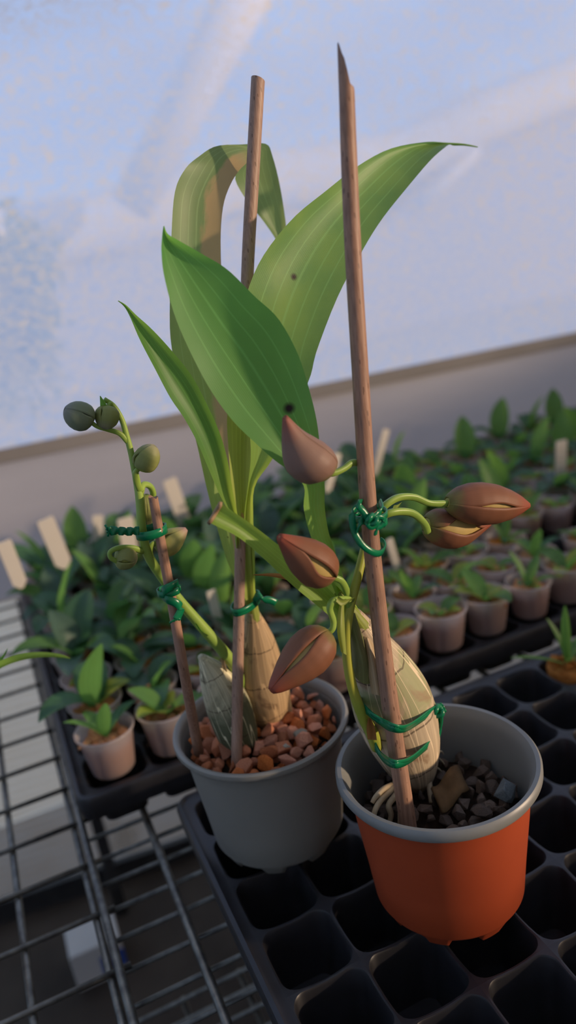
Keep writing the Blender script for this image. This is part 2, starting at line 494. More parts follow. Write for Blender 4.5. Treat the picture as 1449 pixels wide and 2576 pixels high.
mb.grid(rows)
structure(mb.build('wall_back', M_skirt))
def corr_mat():
    m, nt, out = mat('pale corrugated wall sheet')
    g = N(nt)
    tc = g.n('ShaderNodeTexCoord').outputs['Object']
    nz = g.noise(g.map(tc, (2, 2, 4)), 4, 5, 0.6)
    nz2 = g.noise(tc, 5.5, 3)
    col = g.mix(g.ramp(nz, [(0.35, 0.0), (0.7, 1.0)]), (0.86, 0.72, 0.54), (0.95, 0.85, 0.69))
    col = g.mix(g.math('MULTIPLY', g.ramp(nz2, [(0.60, 0.0), (0.72, 1.0)]), 0.7), col, (0.36, 0.25, 0.13))
    p = principled(g, col, 0.6, 0.3)
    t = g.n('ShaderNodeBsdfTranslucent'); g.l(col, t.inputs[0])
    ms = g.n('ShaderNodeMixShader'); ms.inputs[0].default_value = 0.9
    g.l(p.outputs[0], ms.inputs[1]); g.l(t.outputs[0], ms.inputs[2])
    tr = g.n('ShaderNodeBsdfTransparent'); tr.inputs[0].default_value = (0.98, 0.88, 0.70, 1)
    m2 = g.n('ShaderNodeMixShader'); m2.inputs[0].default_value = 0.65
    g.l(ms.outputs[0], m2.inputs[1]); g.l(tr.outputs[0], m2.inputs[2]); g.l(m2.outputs[0], out.inputs[0])
    return m
mb = MB()
nr = 150
rows = [[wpt(-45 + i * 6, FLOOR_Z + (12.7) * j / nr, 0.045 * math.sin(j * PI / 2 + 0.7)) for i in range(19)] for j in range(nr + 1)]
mb.grid(rows)
structure(mb.build('wall_back', corr_mat()))
mb = MB(); wbox(mb, -45, 63, FLOOR_Z, FLOOR_Z + 0.9, -0.1, 0.25)
structure(mb.build('baseboard_back', M_frame, smooth=False))
mb = MB(); wbox(mb, -45, 63, WTOP - 0.48, WTOP, -0.06, 0.10)
structure(mb.build('trim_1', M_hem, smooth=False, bevel=0.03))

def screen_mat():
    m, nt, out = mat('woven insect screen')
    g = N(nt)
    tc = g.n('ShaderNodeTexCoord').outputs['Object']
    rot = g.map(tc, (1, 1, 1), (0, 0, 0), (0, 0, -WANG))
    sx = g.n('ShaderNodeSeparateXYZ'); g.l(rot, sx.inputs[0])
    k = 2 * PI / 0.0042
    wx = g.math('SINE', g.math('MULTIPLY', sx.outputs[0], k))
    wz = g.math('SINE', g.math('MULTIPLY', sx.outputs[2], k))
    weave = g.math('MULTIPLY', g.math('ADD', g.math('MULTIPLY', wx, wz), 1.0), 0.5)
    fine = g.noise(g.map(rot, (105, 1, 140)), 1.0, 4, 0.75)
    mid = g.noise(g.map(rot, (62, 1, 95)), 1.0, 4, 0.7)
    big = g.noise(g.map(rot, (2.4, 1, 4.2)), 1.0, 2)
    # how open the weave is: slack threads and dust vary it
    op = g.math('ADD', 0.10, g.math('MULTIPLY', weave, 0.10))
    op = g.math('ADD', op, g.math('MULTIPLY', g.math('SUBTRACT', fine, 0.5), 0.6))
    op = g.math('ADD', op, g.math('MULTIPLY', g.math('SUBTRACT', mid, 0.5), 0.30))
    op = g.math('ADD', op, g.math('MULTIPLY', g.math('SUBTRACT', big, 0.5), 0.25), True)
    tr = g.n('ShaderNodeBsdfTransparent'); tr.inputs[0].default_value = (0.95, 0.97, 1, 1)
    d = g.n('ShaderNodeBsdfDiffuse'); d.inputs[0].default_value = (0.72, 0.72, 0.74, 1)
    t = g.n('ShaderNodeBsdfTranslucent'); t.inputs[0].default_value = (0.80, 0.86, 0.95, 1)
    m1 = g.n('ShaderNodeMixShader')
    amp = g.ramp(big, [(0.35, 0.35), (0.65, 1.0)])
    grain = g.math('ADD', g.math('MULTIPLY', g.math('SUBTRACT', fine, 0.5), 5.0), g.math('MULTIPLY', g.math('SUBTRACT', mid, 0.5), 3.0))
    g.l(g.math('ADD', 0.72, g.math('MULTIPLY', grain, amp), True), m1.inputs[0])
    g.l(d.outputs[0], m1.inputs[1]); g.l(t.outputs[0], m1.inputs[2])
    m2 = g.n('ShaderNodeMixShader'); g.l(op, m2.inputs[0])
    g.l(m1.outputs[0], m2.inputs[1]); g.l(tr.outputs[0], m2.inputs[2])
    g.l(m2.outputs[0], out.inputs[0])
    return m
mb = MB()
rows = [[wpt(-45 + i * 2.25, z, 0.06 * math.sin(i * 0.7) * math.sin(z * 0.2)) for i in range(49)] for z in [WTOP - 0.2 + j * 2.1 for j in range(21)]]
mb.grid(rows)
structure(mb.build('window_1', screen_mat()))
TOPZ = 45.5
mb = MB(); mb.box((-40, -48, TOPZ), (62, 26, TOPZ + 0.6)); structure(mb.build('added_ceiling', M_ceil, smooth=False))  # unseen roof, added to hold back the sky and pass soft top light
mb = MB(); mb.box((-40.6, -48, FLOOR_Z), (-40, 25, TOPZ)); structure(mb.build('added_wall_left', M_ceil, smooth=False))  # unseen milky wall, added so soft skylight enters from this side
mb = MB(); mb.box((-40, -48.6, FLOOR_Z), (62, -48, TOPZ)); structure(mb.build('added_wall_front', plastic_thin('dim front sheet', (0.4, 0.4, 0.4), (0.58, 0.58, 0.56), 0.6, 0.0, 0.6), smooth=False))  # unseen sheet behind the camera, added to let in a dim front fill
mb = MB(); mb.box((62, -48, FLOOR_Z), (62.6, 12, 10.1)); mb.box((62, -48, 26), (62.6, 12, TOPZ)); structure(mb.build('added_wall_right', M_plain, smooth=False))  # unseen wall, added; sill height shaped to keep low sun off the pots

# ------------------------------------------------------------------ outdoors, seen through the screen
M_ground = simple('pale dry ground', (0.48, 0.43, 0.35), (0.60, 0.55, 0.46), 0.4, 0.95, 0.1)
M_neigh = simple('pale greenhouse sheeting', (0.40, 0.40, 0.46), (0.50, 0.50, 0.55), 0.05, 0.7, 0.2)
M_ridge = simple('cream roof edge', (0.85, 0.76, 0.66), (0.92, 0.84, 0.75), 1.0, 0.7, 0.2)
mb = MB(); mb.add([(-900, 26.2, FLOOR_Z - 0.1), (1500, 26.2, FLOOR_Z - 0.1), (1500, 1600, FLOOR_Z - 0.1), (-900, 1600, FLOOR_Z - 0.1)], [(0, 1, 2, 3)])
structure(mb.build('ground', M_ground, smooth=False))
nb = empty('greenhouse_building', (60, 180, FLOOR_Z))
tag(nb, 'pale neighbouring greenhouse, a blurred grey shape outside beyond the screen', 'building')
def npt(px, py, Y): return at(px, py, Y)
ya = 170.0
prof = [(-700, 690), (0, 607), (300, 560), (560, 470), (800, 440), (1000, 400), (1200, 300), (1449, 205), (1900, 60)]
front = [at(px, py, ya) for px, py in prof]
backp = [p + Vector((30, 90, 3)) for p in front]
mb = MB()
base = [Vector((p.x, p.y, FLOOR_Z)) for p in front]
mb.grid([base, front]); mb.grid([front, backp]); mb.grid([backp, [Vector((p.x, p.y, FLOOR_Z)) for p in backp]])
mb.build('wall', M_neigh, nb, smooth=False)
mb = MB(); tube(mb, [p + Vector((0, -2, 0)) for p in front], [6.5] * len(front), 8)
mb.build('gutter', M_ridge, nb)
mb = MB()
p0, p1 = at(640, -60, 150), at(330, 520, 150)
tube(mb, [p0, p1], [5.0, 4.0], 8)
mb.build('roof_brace', M_ridge, nb)
mb = MB()
p0, p1 = at(1200, 380, 165), at(1040, 530, 165)
tube(mb, [p0, p1], [1.6, 1.4], 8)
mb.build('roof_brace', M_ridge, nb)
# a shrub outside at the left
M_shrub = leaf_mat('shrub leaves', (0.14, 0.24, 0.05), (0.22, 0.32, 0.07), (0.4, 0.55, 0.12), 0.4)
mb = MB()
for i in range(900):
    c = at(random.gauss(15, 55), random.gauss(800, 95), random.uniform(38, 48))
    d1 = Vector((random.gauss(0, 1), random.gauss(0, 1), random.gauss(0, 1))).normalized()
    d2 = d1.orthogonal().normalized()
    L, W = random.uniform(0.7, 1.3), random.uniform(0.25, 0.5)
    mb.add([c - d1 * L, c + d2 * W, c + d1 * L, c - d2 * W], [(0, 1, 2, 3)], [(0.5, 0), (1, 0.5), (0.5, 1), (0, 0.5)])
b = mb.build('shrub', M_shrub, origin=(at(15, 900, 43).x, 43, FLOOR_Z))
tag(b, 'light green leafy shrub outdoors, blurred behind the pale screen', 'shrub')

# ------------------------------------------------------------------ wire bench
BZ = -1.20
def rod(mb, a, b, r, n=8):
    tube(mb, [Vector(a), Vector(b)], [r, r], n)
mb = MB()
for x in (-8.45, -7.33, -6.21, -5.09, -3.97, -2.86):
    rod(mb, (x, -4, BZ), (x, 18.6, BZ), 0.062)
y = 2.53 - 1.19 * 5
while y < 18.6:
    rod(mb, (-9.2, y, BZ + 0.11), (-2.55, y, BZ + 0.11), 0.045); y += 1.19
o = mb.build('wire_bench_panel', M_wire, origin=(-5.5, 7, BZ))
tag(o, 'wide-meshed galvanised wire bench panel beside the seedling tray, over the pale sheet', 'wire mesh', 'wire bench panels')
mb = MB()
for i in range(22):
    x = -2.72 + i * 1.1
    rod(mb, (x, -4, BZ + 0.16), (x, 18.4, BZ + 0.16), 0.068)
y = 1.91 - 0.62 * 9
while y < 18.4:
    rod(mb, (-2.75, y, BZ + 0.02), (20.5, y, BZ + 0.04), 0.04); y += 0.62
o = mb.build('wire_bench_panel', M_wire, origin=(9, 7, BZ))
tag(o, 'close-meshed galvanised wire bench panel that carries the black trays', 'wire mesh', 'wire bench panels')
# dark steel under-frame
fr = empty('bench_frame', (2, 8, FLOOR_Z))
tag(fr, 'dark steel bench frame standing under the wire mesh', 'frame')
for (x, y) in ((-2.35, 18.1), (9.5, 18.0), (2.6, -4.6), (17.5, -4.6)):
    MB().box((x - 0.22, y - 0.22, FLOOR_Z), (x + 0.22, y + 0.22, BZ - 0.2)).build('leg', M_frame, fr, smooth=False, bevel=0.03)
MB().box((-2.3, 17.9, BZ - 0.62), (20, 18.3, BZ - 0.18)).build('cross_bar', M_frame, fr, smooth=False, bevel=0.03)
# lower wire shelf
mb = MB()
for i in range(16): rod(mb, (-3.0 + i * 1.25, -4, -6.0), (-3.0 + i * 1.25, 6.0, -6.0), 0.07, 6)
for i in range(22): rod(mb, (-3.2, -4 + i * 0.47, -5.9), (16, -4 + i * 0.47, -5.9), 0.05, 6)
tag(mb.build('wire_shelf', M_wire, origin=(6, 2, -6)), 'second wire mesh shelf hanging lower in the dark under the bench', 'wire mesh')

# small carton on the floor
ct = empty('carton', (0, 0, FLOOR_Z))
cp = atz(250, 2430, FLOOR_Z)
ct.location = cp * S; ct['_o'] = tuple(cp)
tag(ct, 'small white and blue carton on the dark floor under the wire mesh', 'carton')
M_card = simple('white carton', (0.42, 0.42, 0.42), (0.5, 0.5, 0.5), 10, 0.6, 0.3)
M_blue = simple('blue print', (0.02, 0.05, 0.22), (0.03, 0.07, 0.28), 10, 0.6, 0.3)
MB().box((cp.x - 0.8, cp.y - 0.7, FLOOR_Z), (cp.x + 0.9, cp.y + 0.7, FLOOR_Z + 1.5)).build('box', M_card, ct, smooth=False, bevel=0.04)
MB().box((cp.x + 0.1, cp.y - 0.74, FLOOR_Z + 0.3), (cp.x + 0.92, cp.y - 0.70, FLOOR_Z + 1.0)).build('label_band', M_blue, ct, smooth=False)

# ------------------------------------------------------------------ cell trays
def make_tray(nx, ny, pitch, depth, x0, y0, floor_tilt=0.0, name='plug_tray'):
    """tray whose cells fill x0..x0+nx*pitch, y0..y0+ny*pitch, top at z = 0"""
    mb = MB()
    h = pitch / 2
    hx, rc = h * 0.955, h * 0.40
    K = 6
    op = []
    for q in range(4):
        cx = (hx - rc) * (1, -1, -1, 1)[q]; cy = (hx - rc) * (1, 1, -1, -1)[q]
        for i in range(K + 1):
            a = q * PI / 2 + (PI / 2) * i / K
            op.append(Vector((cx + rc * math.cos(a), cy + rc * math.sin(a), 0)))
        nxt = (q + 1) % 4
        a0 = op[-1]
        cx2 = (hx - rc) * (1, -1, -1, 1)[nxt]; cy2 = (hx - rc) * (1, 1, -1, -1)[nxt]
        b0 = Vector((cx2 + rc * math.cos(nxt * PI / 2), cy2 + rc * math.sin(nxt * PI / 2), 0))
        for i in (1, 2, 3): op.append(a0.lerp(b0, i / 4))
    sq = [p * (h / max(abs(p.x), abs(p.y))) for p in op]
    def dip(p):      # the ridge between two cells sags a little at its middle
        m_ = min(abs(p.x), abs(p.y)) / h
        return -0.035 * max(0.0, 1 - (m_ / 0.62) ** 2) * pitch
    for i in range(nx):
        for j in range(ny):
            c = Vector((x0 + (i + 0.5) * pitch, y0 + (j + 0.5) * pitch, 0))
            rows = [[c + p + Vector((0, 0, dip(p))) for p in sq],
                    [c + p * 1.004 + Vector((0, 0, dip(p) - 0.004)) for p in op],
                    [c + p * 0.975 + Vector((0, 0, dip(p) - 0.03)) for p in op],
                    [c + p * 0.93 + Vector((0, 0, -depth * 0.3)) for p in op],
                    [c + p * 0.70 + Vector((0, 0, -depth)) for p in op]]
            mb.grid(rows, True, cap1=True)
    X0, X1, Y0, Y1 = x0, x0 + nx * pitch, y0, y0 + ny * pitch
    def rr(off, r, z):
        out = []
        for q, (cx, cy) in enumerate(((X1, Y1), (X0, Y1), (X0, Y0), (X1, Y0))):
            sx, sy = (1, -1, -1, 1)[q], (1, 1, -1, -1)[q]
            for i in range(9):
                a = q * PI / 2 + PI / 2 * i / 8
                out.append(Vector((cx + sx * (off - r) + r * math.cos(a), cy + sy * (off - r) + r * math.sin(a), z)))
        return out
    inner = [Vector((min(max(p.x, X0), X1), min(max(p.y, Y0), Y1), 0)) for p in rr(0.0, 0.0, 0)]
    mb.grid([inner, rr(0.10, 0.10, 0.0), rr(0.15, 0.22, 0.035), rr(0.21, 0.26, 0.02), rr(0.24, 0.28, -0.05), rr(0.20, 0.26, -0.42), rr(0.185, 0.25, -0.42)], True)
    # outside of the wells, hanging below the rim
    for i in range(nx):
        for j in range(ny):
            if i in (0, nx - 1) or j in (0, ny - 1):
                c = Vector((x0 + (i + 0.5) * pitch, y0 + (j + 0.5) * pitch, 0))
                mb.grid([[c + p * 0.955 + Vector((0, 0, -depth * 0.25)) for p in op], [c + p * 0.73 + Vector((0, 0, -depth - 0.02)) for p in op]], True, cap1=True)
    return mb
TD = 0.92
mb = make_tray(9, 9, 1.0, TD, -1.0, -5.0)
o = mb.build('plug_tray', M_tray, origin=(3.5, -0.5, -TD), auto=45)
tag(o, 'empty black plug tray with open square cells, the two orchid pots standing on it', 'tray', 'black plug trays')
RP = 1.12
tray_x = (-2.45, 3.55, 9.55, 15.55)
tray_label = ('black plug tray full of seedling cups at the open wire mesh, behind the grey pot',
              'black plug tray of seedling cups directly behind the terracotta pot and its buds',
              'black plug tray of seedling cups third along the bench from the open mesh',
              'black plug tray of seedlings at the end of the row under the screen')
TY = 5.28
mb = make_tray(5, 10, RP, 0.82, 0, 0)
t0 = mb.build('plug_tray', M_tray, origin=(0, 0, 0), auto=45)
for k, x in enumerate(tray_x):
    t = t0 if k == 0 else t0.copy()
    if k: COL.objects.link(t)
    t.location = Vector((x, TY, 0.0)) * S
    tag(t, tray_label[k], 'tray', 'black plug trays')

# ------------------------------------------------------------------ pots
def pot_foot(z_notch, nn, phase):
    def f(r, z, a):
        if z < 0.001:
            k = 0.5 + 0.5 * math.cos(nn * (a + phase))
            k = min(1.0, max(0.0, (k - 0.35) * 4.0))
            return r, z + z_notch * k
        return r, z
    return f
TC = (1.49, 0.27); GP = (0.02, 2.55)
PZ = 0.04
pt = empty('plant_pot', (TC[0], TC[1], PZ))
tag(pt, 'terracotta-coloured plastic pot with grey rim and liner, on the empty black tray', 'plant pot')
mb = MB()
prof = [(0.55, 0.20), (0.78, 0.16), (0.80, 0.0), (0.845, 0.0), (0.925, 0.17), (0.955, 0.22), (1.0, 0.7), (1.065, 1.3), (1.125, 1.93)]
revolve(mb, prof, 112, (TC[0], TC[1], PZ), lambda r, z, a: pot_foot(0.15, 8, 0.38)(r, z, a))
mb.build('pot_body', M_terra, pt, auto=50)
mb = MB()
prof = [(1.13, 1.90), (1.225, 1.905), (1.252, 1.95), (1.250, 2.03), (1.225, 2.06), (1.175, 2.055), (1.140, 2.0), (1.10, 1.90), (1.06, 1.45), (0.97, 0.9), (0.86, 0.30), (0.4, 0.28), (0.02, 0.28)]
revolve(mb, prof, 112, (TC[0], TC[1], PZ - 0.01))
o = mb.build('rim', M_liner, pt, auto=50); o['label'] = 'grey rolled rim and liner'
pt = empty('plant_pot', (GP[0], GP[1], PZ))
tag(pt, 'plain grey plastic pot filled with brick chips, on a corner of the black tray', 'plant pot')
mb = MB()
prof = [(0.55, 0.20), (0.78, 0.16), (0.80, 0.0), (0.855, 0.0), (0.93, 0.15), (0.97, 0.22), (1.02, 0.7), (1.09, 1.3), (1.15, 1.85)]
revolve(mb, prof, 112, (GP[0], GP[1], PZ), lambda r, z, a: pot_foot(0.14, 8, 0.1)(r, z, a))
mb.build('pot_body', M_greypot, pt, auto=50)
mb = MB()
prof = [(1.14, 1.80), (1.175, 1.84), (1.245, 1.87), (1.268, 1.91), (1.262, 1.965), (1.23, 1.985), (1.19, 1.97), (1.16, 1.90), (1.12, 1.6), (1.03, 0.9), (0.88, 0.30), (0.02, 0.28)]
revolve(mb, prof, 112, (GP[0], GP[1], PZ - 0.01))
mb.build('rim', M_greypot, pt, auto=50)

# ------------------------------------------------------------------ stones
def stone_mesh(seed, m):
    rnd = random.Random(seed)
    bm = bmesh.new()
    ax = (rnd.uniform(0.8, 1.25), rnd.uniform(0.7, 1.0), rnd.uniform(0.55, 0.85))
    for i in range(15):
        v = Vector((rnd.gauss(0, 1), rnd.gauss(0, 1), rnd.gauss(0, 1))).normalized() * rnd.uniform(0.8, 1.0)
        bm.verts.new((v.x * ax[0] * S, v.y * ax[1] * S, v.z * ax[2] * S))
    r = bmesh.ops.convex_hull(bm, input=bm.verts)
    bmesh.ops.delete(bm, geom=[v for v in bm.verts if not v.link_faces], context='VERTS')
    bmesh.ops.bevel(bm, geom=list(bm.edges), offset=0.07 * S, segments=1, affect='EDGES', clamp_overlap=True)
    me = D.meshes.new('stone'); bm.to_mesh(me); bm.free()
    me.materials.append(m)
    return me
brick_me = [stone_mesh(i, M_brick) for i in range(14)]
pale_me = [stone_mesh(40 + i, M_pale) for i in range(3)]
grav_me = [stone_mesh(80 + i, M_grav) for i in range(14)]
slate_me = [stone_mesh(120 + i, M_slate) for i in range(2)]
def put_stone(name, me, p, r, label, cat, group, rot=None):
    o = D.objects.new(name, me)
    COL.objects.link(o)
    o.location = Vector(p) * S
    o.scale = (r, r, r)
    o.rotation_euler = rot or (random.uniform(0, 6.28), random.uniform(0, 6.28), random.uniform(0, 6.28))
    tag(o, label, cat, group)
    return o
def scatter(c, R, n, dmin, avoid, rnd):
    pts = []
    tries = 0
    while len(pts) < n and tries < 20000:
        tries += 1
        a, q = rnd.uniform(0, 2 * PI), R * math.sqrt(rnd.random())
        p = (c[0] + q * math.cos(a), c[1] + q * math.sin(a))
        if any((p[0] - k[0]) ** 2 + (p[1] - k[1]) ** 2 < k[2] ** 2 for k in avoid): continue
        if all((p[0] - k[0]) ** 2 + (p[1] - k[1]) ** 2 > dmin ** 2 for k in pts): pts.append(p)
    return pts
GL, TL = 1.79, 1.44            # stone levels in the grey and the terracotta pot
def fill(name, c, R, z, m, label):
    mb = MB()
    rows = []
    for i in range(9):
        row = []
        for j in range(40):
            a = 2 * PI * j / 40; r = R * max(0.02, i / 8)
            row.append(Vector((c[0] + r * math.cos(a), c[1] + r * math.sin(a), z + (random.uniform(-0.05, 0.05) if i < 8 else 0))))
        rows.append(row)
    rows.append([Vector((c[0] + R * 0.92 * math.cos(2 * PI * j / 40), c[1] + R * 0.92 * math.sin(2 * PI * j / 40), z - 0.5)) for j in range(40)])
    mb.grid(rows, True)
    tag(mb.build(name, m, origin=(c[0], c[1], z - 0.5)), label, 'potting mix', None, 'stuff')
fill('potting_mix', GP, 1.05, GL - 0.16, M_soil, 'dark crumbs between the brick chips in the grey pot')
fill('potting_mix', TC, 1.0, TL - 0.14, M_soil, 'dark damp crumbs between the gravel in the terracotta pot')

# positions of the bulbs at stone level, kept clear of stones
LB = [atz(668, 1800, GL), atz(590, 1850, GL)]
RB = [atz(1052, 1965, TL)]
rnd = random.Random(3)
avoid = [(LB[0].x, LB[0].y, 0.36), (LB[1].x, LB[1].y, 0.30)]
sp = scatter(GP, 1.06, 160, 0.165, avoid, rnd)
for i, p in enumerate(sp):
    d = math.hypot(p[0] - GP[0], p[1] - GP[1])
    z = GL + 0.07 * (1 - d) + rnd.uniform(-0.05, 0.06)
    r = min(rnd.uniform(0.115, 0.19), (1.13 - d) * 0.85)
    r = max(r, 0.06)
    put_stone('brick_chip', brick_me[i % 14], (p[0], p[1], z), r, 'reddish brick chip lying among the others in the grey pot', 'stone', 'brick chips in the grey pot')
sp = scatter(GP, 0.98, 110, 0.17, avoid, rnd)
for i, p in enumerate(sp):
    put_stone('brick_chip', brick_me[(i * 5) % 14], (p[0], p[1], GL - 0.13 + rnd.uniform(-0.03, 0.03)), rnd.uniform(0.11, 0.14), 'reddish brick chip lying among the others in the grey pot', 'stone', 'brick chips in the grey pot')
for px, py, lab, k, r in ((755, 1845, 'dark greenish pebble half sunk among the red brick chips', 0, 0.12), (722, 1882, 'small whitish chip among the red brick chips near the grey rim', 1, 0.09)):
    p = atz(px, py, GL + 0.1)
    put_stone('pebble', pale_me[k], p, r, lab, 'stone', None)
avoid = [(RB[0].x, RB[0].y, 0.30)]
sp = scatter(TC, 0.95, 150, 0.15, avoid, rnd)
for i, p in enumerate(sp):
    z = TL + rnd.uniform(-0.06, 0.05)
    put_stone('gravel_stone', grav_me[i % 14], (p[0], p[1], z), rnd.uniform(0.085, 0.15), 'dark brownish gravel stone lying in the terracotta pot', 'stone', 'gravel in the terracotta pot')
p = atz(1270, 1990, TL + 0.1)
put_stone('gravel_stone', slate_me[0], p, 0.22, 'biggest blue-grey stone in the terracotta pot', 'stone', None, (0.3, 0.1, 0.6))
p = atz(1212, 2040, TL + 0.12)
put_stone('gravel_stone', grav_me[3], p, 0.15, 'angular purplish stone near the front rim of the terracotta pot', 'stone', None, (0.5, 0.2, 1.6))

# ------------------------------------------------------------------ orchid helpers
def blade(name, secs, m, parent, n=44, cu=9, camber=0.06, thick=0.02, wav=0.0, seed=0):
    """leaf from cross sections (left edge, middle, right edge, depth, [extra depth left, right]); pixels become points in space"""
    rnd_ = random.Random(seed)
    L, Mm, R_ = [], [], []
    for s_ in secs:
        lx, ly, mx, my, rx, ry, Y = s_[:7]
        dl, dr = (s_[7], s_[8]) if len(s_) > 8 else (0, 0)
        L.append(at(lx, ly, Y + dl)); R_.append(at(rx, ry, Y + dr)); Mm.append(at(mx, my, Y + camber * (1 if len(secs) else 1)))
    l, c, r = spline(L, n), spline(Mm, n), spline(R_, n)
    rows = []
    ph = rnd_.uniform(0, 6)
    for i in range(n + 1):
        row = []
        t = i / n
        for j in range(cu):
            u = j / (cu - 1)
            # quadratic through edge, middle, edge
            p = l[i] * ((1 - u) * (1 - 2 * u)) + c[i] * (4 * u * (1 - u)) + r[i] * (u * (2 * u - 1))
            if wav: p = p + Vector((0, wav * math.sin(t * 17 + ph + u * 3) * (abs(u - 0.5) * 2) ** 2, 0))
            row.append(p)
        rows.append(row)
    mb = MB(); mb.grid(rows)
    return mb.build(name, m, parent)
def sec(l, r, Y, m=None, dl=0, dr=0):
    m = m or ((l[0] + r[0]) / 2, (l[1] + r[1]) / 2)
    return (l[0], l[1], m[0], m[1], r[0], r[1], Y, dl, dr)
def stem(name, pts, radpx, m, parent, n=26, sides=12, mb=None, taper_end=True, mod=None):
    P = [at(*p) for p in pts]
    Q = spline(P, n)
    rr = lerp_list(radpx, n)
    R_ = [r * upx(p) for r, p in zip(rr, Q)]
    own = mb is None
    if own: mb = MB()
    tube(mb, Q, R_, sides, mod=mod)
    return mb.build(name, m, parent) if own else mb
def bud(parent, base, tip, width, msep, mcore, yb, yt, spin=0.0, bend=0.0, gap=0.55, prof=None, side=None, nsep=3, hollow=False, bulge=0.4, gw=0.26):
    """closed flower bud: petal core inside overlapping sepals whose edges leave a narrow window"""
    A, B = at(base[0], base[1], yb), at(tip[0], tip[1], yt)
    ax = (B - A); Ln = ax.length; t_ = ax.normalized()
    view = (CAM - A).normalized()
    w_ = (view - t_ * view.dot(t_)).normalized()      # towards the camera
    u_ = t_.cross(w_)
    Rm = width / 2 * upx((A + B) / 2)
    prof = prof or [(0, 0.16), (0.04, 0.42), (0.12, 0.72), (0.25, 0.94), (0.38, 1.0), (0.52, 0.94), (0.68, 0.74), (0.82, 0.46), (0.93, 0.19), (1.0, 0.03)]
    def rad(t):
        for (a, b), (c, d) in zip(prof, prof[1:]):
            if t <= c:
                k = (t - a) / (c - a); return b + (d - b) * k
        return prof[-1][1]
    NT = 26
    def pt(t, a, k, off=0.0):
        r = rad(t) * Rm * k + off
        c = A + ax * t + u_ * (bend * Ln * math.sin(PI * t) )
        return c + w_ * math.cos(a) * r + u_ * math.sin(a) * r
    part = MB()
    rows = []
    for i in range(NT + 1):
        t = i / NT
        rows.append([pt(t, 2 * PI * j / 30, 0.96 * (1 - 0.03 * math.cos(3 * (2 * PI * j / 30 - spin)))) for j in range(30)])
    part.grid(rows, True, cap0=True, cap1=True)
    root = part.build('bud', mcore, parent)
    for k in range(nsep):
        a0 = spin + PI + 2 * PI * k / nsep         # seams fall at spin, spin+120, ...
        mb = MB(); rows = []
        NA = 14
        for i in range(NT + 1):
            t = i / NT
            half = PI / nsep * 1.06
            win = gap * math.exp(-((t - bulge) / gw) ** 2)
            half0 = half - (win if k in (0, 1) else win * 0.15)
            row = []
            for j in range(NA + 1):
                q = -1 + 2 * j / NA
                a = a0 + q * half0
                lift = 0.018 * Rm * (1 - abs(q)) + (0.02 * k + 0.012) * Rm
                curl = 0.035 * Rm * max(0, abs(q) - 0.75) / 0.25
                row.append(pt(t, a, 1.0, lift + curl))
            rows.append(row)
        mb.grid(rows)
        s_ = mb.build('sepal', msep, root, solid=0.022)
    return root
def pedicel(parent, pts, rad, m, name='pedicel'):
    n = max(16, len(pts) * 6)
    ridg = lambda t, a: 1 + 0.10 * math.cos(3 * a)
    return stem(name, pts, rad if isinstance(rad, list) else [rad] * 2, m, parent, n, 12, mod=ridg)
def lathe_axis(name, pts, radpx, m, parent, n=30, sides=40, mod=None):
    P = spline([at(*p) for p in pts], n)
    rr = [v.x for v in spline([(r, 0, 0) for r in radpx], n)]
    R_ = [max(0.5, r) * upx(p) for r, p in zip(rr, P)]
    mb = MB(); tube(mb, P, R_, sides, mod=mod)
    return mb.build(name, m, parent)

# ------------------------------------------------------------------ bamboo stakes
def stake(pts, radpx, m, label, top=None, n=40):
    P = spline([at(*p) for p in pts], n)
    rr = lerp_list(radpx, n)
    R_ = [r * upx(p) for r, p in zip(rr, P)]
    mb = MB()
    sides = 20
    fr_ = frames(P, (0, 1, 0))
    rows = []
    for i, (p, r, (t, u, w)) in enumerate(zip(P, R_, fr_)):
        row = []
        for j in range(sides):
            a = 2 * PI * j / sides
            q = p + u * math.cos(a) * r + w * math.sin(a) * r
            if top and i == n:
                q = q + t * top(math.sin(a), math.cos(a), r)
            row.append(q)
        rows.append(row)
    mb.grid(rows, True, cap0=True)
    # end face, slightly hollow
    ring = rows[-1]
    c = sum((Vector(x) for x in ring), Vector()) / sides
    inn = [c + (Vector(x) - c) * 0.55 - fr_[-1][0] * R_[-1] * 0.25 for x in ring]
    mb.grid([ring, inn], True, cap1=True)
    o = mb.build('bamboo_stake', m, origin=P[0], auto=50)
    return tag(o, label, 'stake', 'bamboo stakes')
YS0 = atz(595, 1925, GL).y
def splinter(s_, c_, r):
    x = (s_ + 0.25) / 1.25
    return r * (5.2 * max(0, x) ** 1.3 + 0.25 * math.sin(7 * s_ + 2 * c_))
stake([(595, 1932, YS0), (598, 1700, YS0 + 0.10), (602, 1500, YS0 + 0.20), (607, 1250, YS0 + 0.33), (614, 1000, YS0 + 0.45), (622, 700, YS0 + 0.58), (635, 450, YS0 + 0.7), (649, 200, YS0 + 0.8)],
      [13.5, 14.5, 13.5, 14, 15, 16, 17, 17.5], M_stake2, 'tall bamboo stake in the grey pot, flat cut top, passing behind the leaves', lambda s_, c_, r: r * 0.25 * s_)
stake([(500, 1893, atz(500, 1893, GL).y), (463, 1690, 2.0), (433, 1515, 2.0), (406, 1370, 1.98), (385, 1250, 1.97)],
      [13, 13, 13, 12.5, 12], M_stake, 'short leaning bamboo stake at the left of the grey pot, tied to green flower stem', lambda s_, c_, r: r * (0.3 * s_ + 0.2 * math.sin(5 * s_)))
YR0 = atz(1030, 2092, TL).y
YR = lambda py: YR0 + 0.02 + (2092 - py) / 1900 * 0.42
stake([(p[0], p[1], YR(p[1])) for p in ((1030, 2095), (985, 1800), (948, 1500), (925, 1250), (907, 950), (889, 650), (878, 400), (872, 225))],
      [21, 22.5, 22, 21.5, 21.5, 21.5, 21, 20], M_stake, 'thickest bamboo stake, in the terracotta pot, with a splintered pointed top', splinter)

